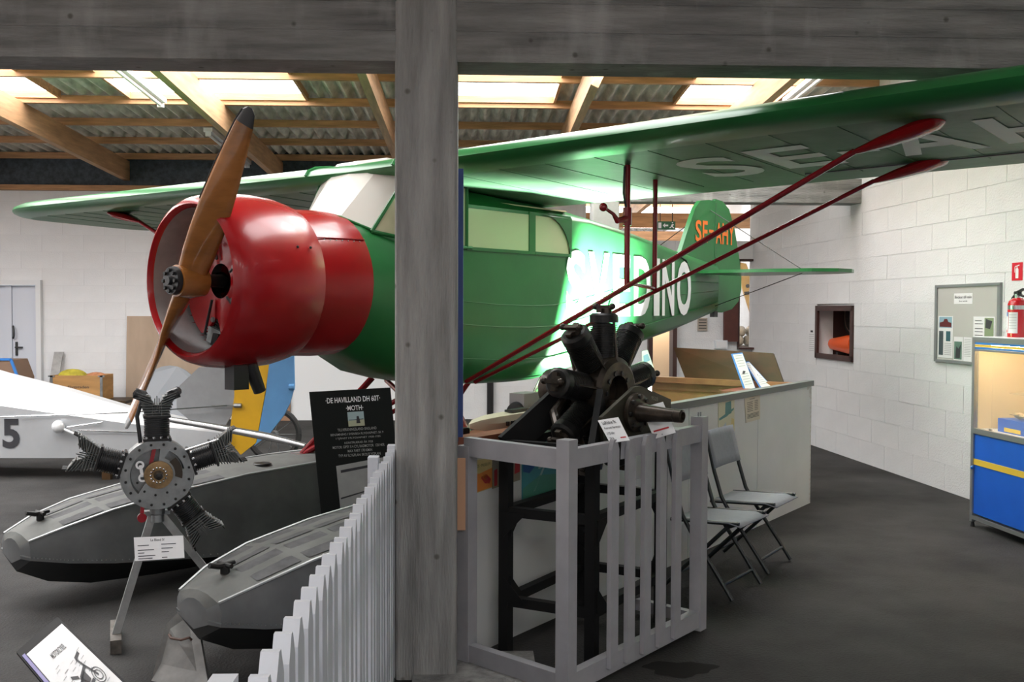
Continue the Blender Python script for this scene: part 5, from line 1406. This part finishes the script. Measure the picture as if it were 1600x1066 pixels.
# paper beside the recess
t, fn = wall_sheet('wall_notice', 'narrow white text sheet on the wall beside the recess', 'notice', (1264, 513), (1273, 553), mat('wall_paper_sheet', (.74, .74, .77), .7), .002, .002)
print_lines('print', mat('grey_print', (.4, .4, .4), .7), t, lambda x, y: fn(x, y, .001), [(.1, .9, .75 - .08 * k) for k in range(9)], .02); print_lines('picture', ink, t, lambda x, y: fn(x, y, .001), [(.3, .7, .84)], .08)
# things in the recess
rc = lambda s, dep, z: q0 + rw_d * 0 + (q1 - q0) * s - rw_n * dep + Z3 * (rz0 + z)
rsx = (q1 - q0).normalized(); 
flip = rws(rw(1334, 520)) < rws(rw(1277, 520))
rp = lambda px, py, dep: rw(px, py, -dep)
o_a = rp(1287, 545, .20); o_b = rp(1345, 540, .20)
of = thing('orange_nacelle', 'orange pointed metal nacelle lying in the wall recess', 'nacelle', V((o_a.x, o_a.y, rz0)))
dd = (rp(1334, 545, .2) - rp(1280, 545, .2)).normalized()
base_c = rp(1283, 545, .20); L_ = (rp(1336, 545, .2) - base_c).length
b = B(); rings = []
for f, h, w, zo in ((0.0, .012, .012, .0), (.10, .03, .03, .0), (.18, .10, .05, .015), (.5, .16, .07, -.005), (.85, .22, .085, -.02), (1.0, .20, .085, -.01)):
    c = V((base_c.x, base_c.y, rz0 + .150)) + dd * (L_ * f) + Z3 * zo * .4
    rings.append([c + rw_n * (w * math.cos(2 * PI * k / 14)) + Z3 * (h / 2 * math.sin(2 * PI * k / 14)) for k in range(14)])
b.loft(rings); b.build('shell', orange, of, 60)
b = B(); b.box(V((base_c.x, base_c.y, rz0 + .03)) + dd * L_ * .6, (.06, .10, .05), (dd, rw_n, Z3)); b.build('cradle', blackmetal, of, 0)
wc = rp(1334, 494, .36); wc = V((wc.x, wc.y, wc.z))
wh = thing('spoked_wheel', 'dark wheel with fine radial vanes at the back of the recess', 'wheel', wc - Z3 * .30)
b = B(); b.lathe([(-.03, .20), (-.03, .235), (.0, .25), (.03, .235), (.03, .20)], wc, rw_n, 32); b.build('rim', blackmetal, wh, 30)
b = B(); b.lathe([(.028, .17), (.032, .19)], wc, rw_n, 32, cap=False); b.build('rim_band', mat('copper_rim', (.25, .16, .12), .5), wh)
for k in range(24):
    a = 2 * PI * k / 24; d = rw_d * math.cos(a) + Z3 * math.sin(a); b = B(); b.bar(wc + d * .06 + rw_n * .02, wc + d * .16 + rw_n * .02, .012, .01); b.build('vane', alu, wh, 0)
b = B(); b.lathe([(0, .06), (.035, .05)], wc, rw_n, 18); b.build('hub', black, wh)

# ================================================================== FURTHER BACK
# exit sign hanging over the partition
ex0, ex1 = aty(1027, 346, 13.9), aty(1055, 359, 13.9)
exs = thing('exit_sign', 'green emergency exit sign with arrow and running figure hanging from roof', 'sign', ((ex0.x + ex1.x) / 2, 13.9, ex1.z))
ew, eh = ex1.x - ex0.x, ex0.z - ex1.z
EF = lambda x, y, h=.0: V((ex0.x + ew * x, 13.9 - .012 - h, ex1.z + eh * y))
b = B(); b.box(((ex0.x + ex1.x) / 2, 13.9, (ex0.z + ex1.z) / 2), (ew, .022, eh)); b.build('panel', signgreen, exs, 0)
b = B()
for pts in ([(.05, .15), (.22, .15), (.22, .85), (.05, .85)], [(.30, .5), (.42, .78), (.42, .6), (.60, .6), (.60, .4), (.42, .4), (.42, .22)], [(.74, .55), (.86, .70), (.92, .62), (.84, .40), (.95, .2), (.90, .14), (.80, .32), (.70, .16), (.66, .22), (.78, .44)], [(.80, .76), (.87, .76), (.87, .90), (.80, .90)]):
    b.add([EF(x, y, .002) for x, y in pts], [tuple(range(len(pts)))])
b.build('symbol', white_paint, exs, 0)
b = B()
for x in (ex0.x + .04, ex1.x - .04): b.tube([(x, 13.9, ex0.z), (x, 13.9, ROOFZ(13.9))], .006, 6)
b.build('hanger', blackmetal, exs)
# paper panel on the partition, brown shutter next to the window
a, c = aty(1090, 497, YP - .02), aty(1105, 517, YP - .02)
b = B(); b.box(((a.x + c.x) / 2, YP - .02, (a.z + c.z) / 2), (c.x - a.x, .02, a.z - c.z)); t = tag(b.build('wall_plaque', mat('plaque_brown', (.42, .36, .29), .6), None, 0), 'small brown lined plaque on the partition wall below the tail', 'plaque')
b = B()
for k in range(4): b.box(((a.x + c.x) / 2, YP - .032, a.z - (a.z - c.z) * (k + .7) / 4.6), (c.x - a.x - .03, .004, .012))
b.build('print', ink, t, 0)
a, c = aty(1131, 440, YP - .05), aty(1152, 534, YP - .05)
b = B(); b.box(((a.x + c.x) / 2, YP - .06, (a.z + c.z) / 2), (c.x - a.x, .05, a.z - c.z)); sh_ = tag(b.build('wooden_shutter', mat('red_brown_shutter', (.10, .028, .02), .5, var=.2), None, 0), 'dark red-brown wooden shutter beside the partition window', 'shutter')
a, c = aty(1118, 532, YP - .1), aty(1137, 545, YP - .1)
b = B(); b.box(((a.x + c.x) / 2, YP - .045, (a.z + c.z) / 2), (c.x - a.x, .09, a.z - c.z)); lb = b.build('light_box', tube_m, None, 0); tag(lb, 'small white box on the partition beside the shutter foot', 'box')
b = B(); b.box(((a.x + c.x) / 2, YP - .093, (a.z + c.z) / 2), (c.x - a.x - .03, .008, a.z - c.z - .03)); b.build('lid', paper, lb, 0)
# behind the window: old yellow blade and rolled sacks
ya, yb_ = aty(1163, 425, 15.6), aty(1192, 528, 15.6)
blade_t = thing('old_blade', 'aged yellow wooden rotor blade with black band behind the partition window', 'blade', (yb_.x, 15.6, yb_.z - .02))
poly = [aty(1154, 410, 15.6), aty(1166, 412, 15.6), aty(1182, 455, 15.6), aty(1196, 500, 15.6), aty(1200, 535, 15.6), aty(1186, 525, 15.6), aty(1174, 495, 15.6), aty(1160, 450, 15.6)]
b = B(); b.prism(poly, (0, .05, 0)); b.build('plank', oldyellow, blade_t, 0)
b = B(); b.prism([aty(1163, 456, 15.59), aty(1186, 454, 15.59), aty(1188, 459, 15.59), aty(1164, 461, 15.59)], (0, .07, 0)); b.build('band', black, blade_t, 0)
b = B(); b.lathe([(0, .03), (.01, .03)], aty(1168, 447, 15.595), (0, -1, 0), 14); b.build('bolt', black, blade_t)
b = B(); q = aty(1180, 535, 15.66); b.bar(V((q.x, 15.66, 0)), V((q.x, 15.66, aty(1180, 470, 15.66).z)), .06, .06); b.build('post', blackmetal, blade_t, 0)
sm = None
tb = thing('store_table', 'dark table carrying rolled sacks behind the partition window', 'table', (wl + .3, 16.4, 0))
zt2 = aty(1170, 541, 16.2).z
b = B(); b.box((wl + .18, 16.4, zt2 - .02), (1.0, .6, .04)); b.build('table_top', brownwood, tb, 0)
for sx_ in (-.25, .6):
    for sy_ in (16.15, 16.65):
        b = B(); b.box((wl + sx_, sy_, zt2 / 2 - .02), (.06, .06, zt2 - .04)); b.build('leg', brownwood, tb, 0)
for k, (px, py) in enumerate(((1158, 533), (1170, 533), (1183, 533), (1161, 519), (1174, 519), (1186, 520))):
    q = aty(px, py, 16.2); lo = k < 3
    zc = zt2 + .085 if lo else zt2 + .235
    b = B(); b.sphere((q.x, 16.3, zc), (.062, .16, .086), 14, 8); o = b.build('sack', sack, None); 
    tag(o, ('sack on the table at the shutter end of the bottom row', 'sack in the middle of the bottom row on the store table', 'sack in the bottom row beside the dark post', 'sack on top of the row at the shutter end', 'sack lying on the middle of the sack pile', 'sack on top of the pile beside the dark post')[k], 'sack', 'sacks on the store table')
# warm lit board in the doorway
a, c = aty(1018, 492, 15.3), aty(1052, 577, 15.3)
wbt = thing('beige_board', 'warm beige board lit by a lamp in the doorway beyond the counter', 'board', ((a.x + c.x) / 2, 15.3, 0))
b = B(); b.prism([(a.x, 15.3, .3), (c.x - .02, 15.3, .3), (c.x - .06, 15.3, .9), (c.x - .05, 15.3, 1.2), (c.x, 15.3, a.z), (a.x, 15.3, a.z)], (0, .02, 0)); b.build('panel', beige, wbt, 0)
b = B()
for x in (a.x + .03, c.x - .06): b.box((x, 15.33, .45), (.04, .04, .9))
b.build('leg', brownwood, wbt, 0)

# silver aircraft fuselage with the number 5, lying behind the floats
dS = 9.8
sv = thing('silver_airplane', 'silver aircraft fuselage marked 5 with a yellow and blue rudder', 'airplane', atd(110, 716, dS) * 1.0)
sb0 = atd(0, 716, dS); XD = RT.copy(); XD.z = 0; XD.normalize(); YD = V((-XD.y, XD.x, 0))
def SVP(px, py, off=0.0):                # point in the plane of the fuselage side
    return atp(px, py, sb0 + YD * off, YD)
zb_ = sb0.z
def sring(px, yb, ys, yt, depth):
    p1, p2, p3 = SVP(px, yb), SVP(px, ys), SVP(px, yt, depth * .25)
    t3 = SVP(px, yt, depth * .35)
    return [p1, p2, p2 + (t3 - p2) * .5 - YD * .03, t3, t3 + YD * depth * .3, p2 + YD * depth, p1 + YD * depth]
b = B(); rings = [sring(-260, 716, 600, 520, .75), sring(-100, 716, 618, 556, .75), sring(0, 716, 634, 585, .7), sring(100, 716, 648, 609, .6), sring(200, 714, 662, 637, .45), sring(300, 712, 672, 656, .26), sring(356, 708, 678, 668, .10)]
b.loft(rings)
n7 = 7
for i, f in enumerate(b.f):
    js = {q % n7 for q in f}
    if len(f) == 4 and js <= {1, 2, 3, 4}: b.m[i] = 1  # upper faces get the paler silver
b.build('fuselage', [silver, silver_pale], sv, 30)
lettering('number', '5', ink, sv, lambda x, y: SVP(4, 701, -.006) + XD * x + Z3 * y, 1, .035, fit=(.165, .285))
b = B(); b.prism([SVP(p_[0], p_[1], .06) for p_ in ((276, 640), (276, 607), (311, 574), (366, 574), (366, 640), (353, 664), (300, 660))], YD * .03); b.build('tail_fin', mat('grey_fin', (.30, .31, .32), .5, var=.1), sv, 0)
b = B(); b.prism([SVP(*p_, .05) for p_ in ((344, 560), (421, 540), (421, 565), (415, 610), (400, 692), (376, 711), (357, 688), (366, 620), (368, 575))], YD * .04); rdd = b.build('rudder', yellow, sv, 0)
b = B(); b.prism([SVP(*p_, .052) for p_ in ((421, 545), (459, 556), (460, 604), (452, 632), (443, 650), (422, 677), (397, 697), (401, 690), (416, 610))], YD * .036); b.build('rudder_edge', blue_r, rdd, 0)
b = B(); b.tube([SVP(452, 605, .05), SVP(460, 605, .05)], .03, 10); b.build('rudder_knob', blue_r, rdd)
b = B(); b.tube([SVP(330, 634, .03), SVP(373, 634, .03)], .008, 6); b.tube([SVP(366, 634, .03), SVP(377, 634, .03)], .022, 8); b.build('control_horn', alu, sv)
b = B()
for p_, q_ in (((0, 652), (196, 645)), ((104, 668), (160, 660)), ((104, 672), (215, 676)), ((196, 645), (355, 634))): b.tube([SVP(*p_, -.03), SVP(*q_, -.02)], .006, 5)
b.build('wire', chrome, sv)
b = B(); pc_ = SVP(91, 667, -.06); b.sphere(pc_, (.062, .05, .062), 14, 8); b.tube([pc_, SVP(120, 680, -.05)], .014, 8); b.build('pitot_cup', silver_pale, sv)  # pitot cup with its rod
b = B(); b.tube([atd(262, 655, 9.2), atd(340, 668, 8.8), atd(420, 683, 8.4), atd(478, 697, 8.1)], [.026, .030, .034, .02], 12); b.build('strut_tube', mat('polished_tube', (.5, .5, .5), .25, metal=.9), sv)
# trestles carrying it
for px in (-60, 180):
    t = thing('trestle', 'low dark wooden trestle under the silver fuselage' if px < 0 else 'low dark wooden trestle under the silver tail end', 'trestle', V((SVP(px, 716, .2).x, SVP(px, 716, .2).y, 0)))
    c = SVP(px, 716, .2); top = zb_ if px < 0 else SVP(180, 714).z
    b = B(); b.box((c.x, c.y, top - .03), (.10, .5, .05), (XD, YD, Z3)); b.build('beam', brownwood, t, 0)
    for s2 in (-1, 1):
        b = B(); b.box(V((c.x, c.y, (top - .055) / 2)) + YD * (.2 * s2), (.08, .06, top - .055), (XD, YD, Z3)); b.build('leg', brownwood, t, 0)

# against the rear wall
def leaning(name, label, cat, x0, x1, y_top, m, dY, th=.02, lean=.10):
    a_, c_ = aty(x0, y_top, YB - dY), aty(x1, y_top, YB - dY)
    b = B(); zt = a_.z
    b.prism([(a_.x, YB - dY - lean - .0, .0), (c_.x, YB - dY - lean, .0), (c_.x, YB - dY, zt), (a_.x, YB - dY, zt)], (0, -th, 0))
    o = b.build(name, m, None, 0); return tag(o, label, cat)
leaning('plywood_sheet', 'tall pinkish plywood sheet leaning on the rear wall behind the propeller', 'plywood', 199, 330, 494, ply, .03)
leaning('white_panel', 'large white panel leaning on the rear wall beyond the red float struts', 'panel', 456, 640, 470, mat('white_sheet', (.74, .75, .76), .5), .03)
lo = leaning('hardboard_sheet', 'tall brown hardboard panel leaning on the rear wall behind the rudder', 'panel', 395, 455, 520, mat('hardboard', (.30, .17, .10), .7, var=.2), .08)
# rounded grey panel in front of the plywood
cg = aty(262, 640, 14.6); rr0 = .42; zc0 = aty(262, 572, 14.6).z - rr0
pts = [V((cg.x + rr0 * math.cos(R(a_)), 14.72, zc0 + rr0 * math.sin(R(a_)))) for a_ in range(0, 181, 15)] + [V((cg.x - rr0, 14.55, 0.0)), V((cg.x + rr0, 14.55, 0.0))]
b = B(); b.prism(pts, (0, -.02, 0)); tag(b.build('rounded_panel', mat('grey_blue_panel', (.34, .36, .39), .6), None, 0), 'grey panel with a rounded top standing before the plywood', 'panel')
# wheel by the rudder
wc2 = atd(428, 668, 10.9); wc2.z = .30
tw = thing('wheel', 'black spoked wheel standing behind the yellow and blue rudder', 'wheel', V((wc2.x, wc2.y, 0)))
b = B(); ring_pts = [wc2 + XD * (.265 * math.cos(2 * PI * k / 32)) + Z3 * (.265 * math.sin(2 * PI * k / 32)) for k in range(33)]; b.tube(ring_pts, .032, 8, cap=False); b.build('tyre', rubber, tw)
b = B(); b.tube([wc2 - YD * .05, wc2 + YD * .05], .04, 12); b.build('hub', alu, tw)
for k in range(10):
    a_ = 2 * PI * k / 10; b = B(); b.tube([wc2, wc2 + (XD * math.cos(a_) + Z3 * math.sin(a_)) * .25], .004, 5); b.build('spoke', alu, tw)
# low bench with crate, cloth, plank
Yc = 14.2
ca, cc_, ce = aty(79, 590, Yc), aty(160, 626, Yc), aty(180, 582, Yc + .35)
zcr = cc_.z; hcr = aty(79, 587, Yc).z - zcr
ben = thing('bench', 'low dark bench under the orange wooden crate by the rear wall', 'bench', ((ca.x + cc_.x) / 2, Yc + .25, 0))
b = B(); b.box(((ca.x + cc_.x) / 2 + .08, Yc + .25, zcr - .022), (cc_.x - ca.x + .5, .6, .04)); b.build('seat_board', brownwood, ben, 0)
for x in (ca.x + .05, cc_.x + .1):
    for y in (Yc + .03, Yc + .47):
        b = B(); b.box((x, y, (zcr - .042) / 2), (.06, .06, zcr - .042)); b.build('leg', brownwood, ben, 0)
crt = thing('wooden_crate', 'orange varnished wooden crate with metal corner strips by the rear wall', 'crate', ((ca.x + cc_.x) / 2, Yc + .2, zcr))
cw_, cdp = cc_.x - ca.x, .42
for nm, c, sz in (('front_board', ((ca.x + cc_.x) / 2, Yc + .01, zcr + hcr / 2), (cw_, .02, hcr)), ('back_board', ((ca.x + cc_.x) / 2, Yc + cdp, zcr + hcr / 2), (cw_, .02, hcr)), ('side_board', (ca.x + .01, Yc + cdp / 2 + .005, zcr + hcr / 2), (.02, cdp - .03, hcr)), ('side_board', (cc_.x - .01, Yc + cdp / 2 + .005, zcr + hcr / 2), (.02, cdp - .03, hcr)), ('bottom_board', ((ca.x + cc_.x) / 2, Yc + cdp / 2, zcr + .012), (cw_ - .05, cdp - .03, .02))):
    b = B(); b.box(c, sz); b.build(nm, cratewood, crt, 0)
for x in (ca.x + .012, cc_.x - .012):
    b = B(); b.box((x, Yc - .003, zcr + hcr / 2), (.035, .008, hcr)); b.box((x, Yc - .002, zcr + hcr - .01), (.09, .01, .02)); b.build('corner_strip', alu, crt, 0)
lettering('stencil', 'Flygstaden', ink, crt, lambda x, y: V((ca.x + cw_ * .34 + x, Yc - .003, zcr + hcr * .45 + y)), 1, 0, fit=(cw_ * .4, .05))
b = B(); b.sphere((ca.x + .22, Yc + .2, zcr + hcr - .02), (.20, .14, .10), 14, 8); tag(b.build('yellow_cloth', mat('yellow_cloth', (.50, .42, .04), .8, var=.3, scale=12, bump=.6, bscale=20), None), 'crumpled yellow cloth heaped in the wooden crate', 'cloth')
b = B(); b.sphere((cc_.x - .16, Yc + .22, zcr + hcr - .035), (.15, .12, .07), 12, 8); tag(b.build('orange_cloth', mat('orange_cloth', (.52, .22, .10), .8, var=.3, scale=12), None), 'dull orange cloth bundle in the wooden crate', 'cloth')
pk0, pk1 = aty(84, 550, YB - .1), aty(98, 550, YB - .1)
b = B(); b.prism([(pk0.x - .10, YB - .26, 0), (pk1.x - .10, YB - .26, 0), (pk1.x, YB - .06, pk0.z), (pk0.x, YB - .06, pk0.z)], (0, -.025, 0)); tag(b.build('grey_plank', mat('grey_plank', (.42, .41, .40), .8, var=.3, scale=6), None, 0), 'short grey plank leaning on the wall behind the crate', 'plank')
# brown sloped box at the left edge, on a trolley
a_, c_ = aty(-60, 563, 13.6), aty(28, 592, 13.6)
zz0 = c_.z - .12
bb = thing('brown_box', 'brown box with a sloped end and blue rim near the double door', 'box', ((a_.x + c_.x) / 2, 13.8, 0))
e_ = aty(17, 563, 13.6).x
b = B(); b.prism([(a_.x, 13.6, zz0), (c_.x, 13.6, zz0), (c_.x, 13.6, c_.z), (e_, 13.6, a_.z), (a_.x, 13.6, a_.z)], (0, .5, 0)); b.build('body', mat('brown_cardboard', (.21, .13, .085), .7), bb, 0)
b = B(); b.bar((a_.x, 13.6, a_.z + .012), (e_, 13.6, a_.z + .012), .03, .03); b.bar((e_, 13.6, a_.z + .012), (c_.x, 13.6, c_.z + .012), .03, .03); b.build('rim', blue_b, bb, 0)
for x in (a_.x + .1, c_.x - .1):
    for y in (13.68, 14.02):
        b = B(); b.box((x, y, zz0 / 2), (.06, .06, zz0)); b.build('leg', brownwood, bb, 0)

# ------------------------------------------------------------------ lamps: one in the doorway, one added for the fuselage patch
def lamp(name, kind, loc, energy, col=(1, 1, 1), size=.1, target=None, angle=None, blend=.2):
    L = bpy.data.lights.new(name, kind); L.energy = energy; L.color = col
    if kind == 'SPOT': L.spot_size = R(angle); L.spot_blend = blend; L.shadow_soft_size = size
    if kind == 'POINT': L.shadow_soft_size = size
    o = bpy.data.objects.new(name, L); COL.objects.link(o); o.location = loc
    if target is not None: o.rotation_euler = (V(target) - V(loc)).to_track_quat('-Z', 'Y').to_euler()
    return o
lamp('doorway_lamp', 'POINT', (aty(1030, 500, 15.0).x, 15.0, 1.75), 28, (1, .80, .58), .08)
# unseen flood lamp added behind the counter to make the bright patch on the fuselage;
# its added flap gives the patch a sharp edge towards the cabin
fl_p = PL(3.62, 1.20, .62)
lamp('added_flood_beam', 'SPOT', fl_p, 9000, (1, 1, .97), .008, PL(3.24, .42, 2.08), 84, 1.0)
fld = thing('added_floodlight', 'unseen black flood lamp with a flap, added behind the white counter', 'added lamp', V((fl_p.x, fl_p.y, 0)))
fd = (PL(3.46, .40, 2.10) - fl_p).normalized(); fx, fy, fz = basis(fd, A)
b = B(); b.lathe([(-.14, .0), (-.14, .05), (-.06, .085), (-.02, .09), (-.02, .08), (-.05, .05), (-.05, 0)], fl_p, fd, 20, cap=False); b.build('housing', black, fld)
e_t = atp(908, 335, PL(0, .40, 0), S); e_b = atp(868, 520, PL(0, .42, 0), S)
dt, db_ = (e_t - fl_p).normalized(), (e_b - fl_p).normalized()
pt_, pb_ = fl_p + dt * .20, fl_p + db_ * .20
ev = (pt_ - pb_); pt_, pb_ = pt_ + ev * 1.2, pb_ - ev * .9
away = (-A - S * .1).normalized()
b = B(); b.prism([pb_, pt_, pt_ + away * .22, pb_ + away * .22], -fd * .003); b.build('added_flap', stand_black, fld, 0)
b = B(); hb = fl_p - fd * .08; b.tube([hb, V((hb.x, hb.y, .02))], .014, 8); b.lathe([(0, .12), (.02, .11)], V((hb.x, hb.y, 0)), Z3, 20); b.build('stand', black, fld)
b = B(); b.bar(fl_p - A * .07 - fd * .03, (pb_ + pt_) / 2 + away * .1, .012, .012); b.build('bracket', black, fld, 0)

# oil stain on the asphalt
fo = bpy.data.objects['floor']
oc = atz(1062, 1045, .0012)
pts = []
for k in range(28):
    a_ = 2 * PI * k / 28; rr_ = 1 + .16 * math.sin(3 * a_ + .6) + .10 * math.sin(7 * a_)
    pts.append(V((oc.x + .16 * rr_ * math.cos(a_), oc.y + .10 * rr_ * math.sin(a_), .0012)))
b = B(); b.add(pts, [tuple(range(28))]); b.build('oil_stain', mat('oil_dark', (.023, .022, .021), .95, spec=.05), fo, 0)
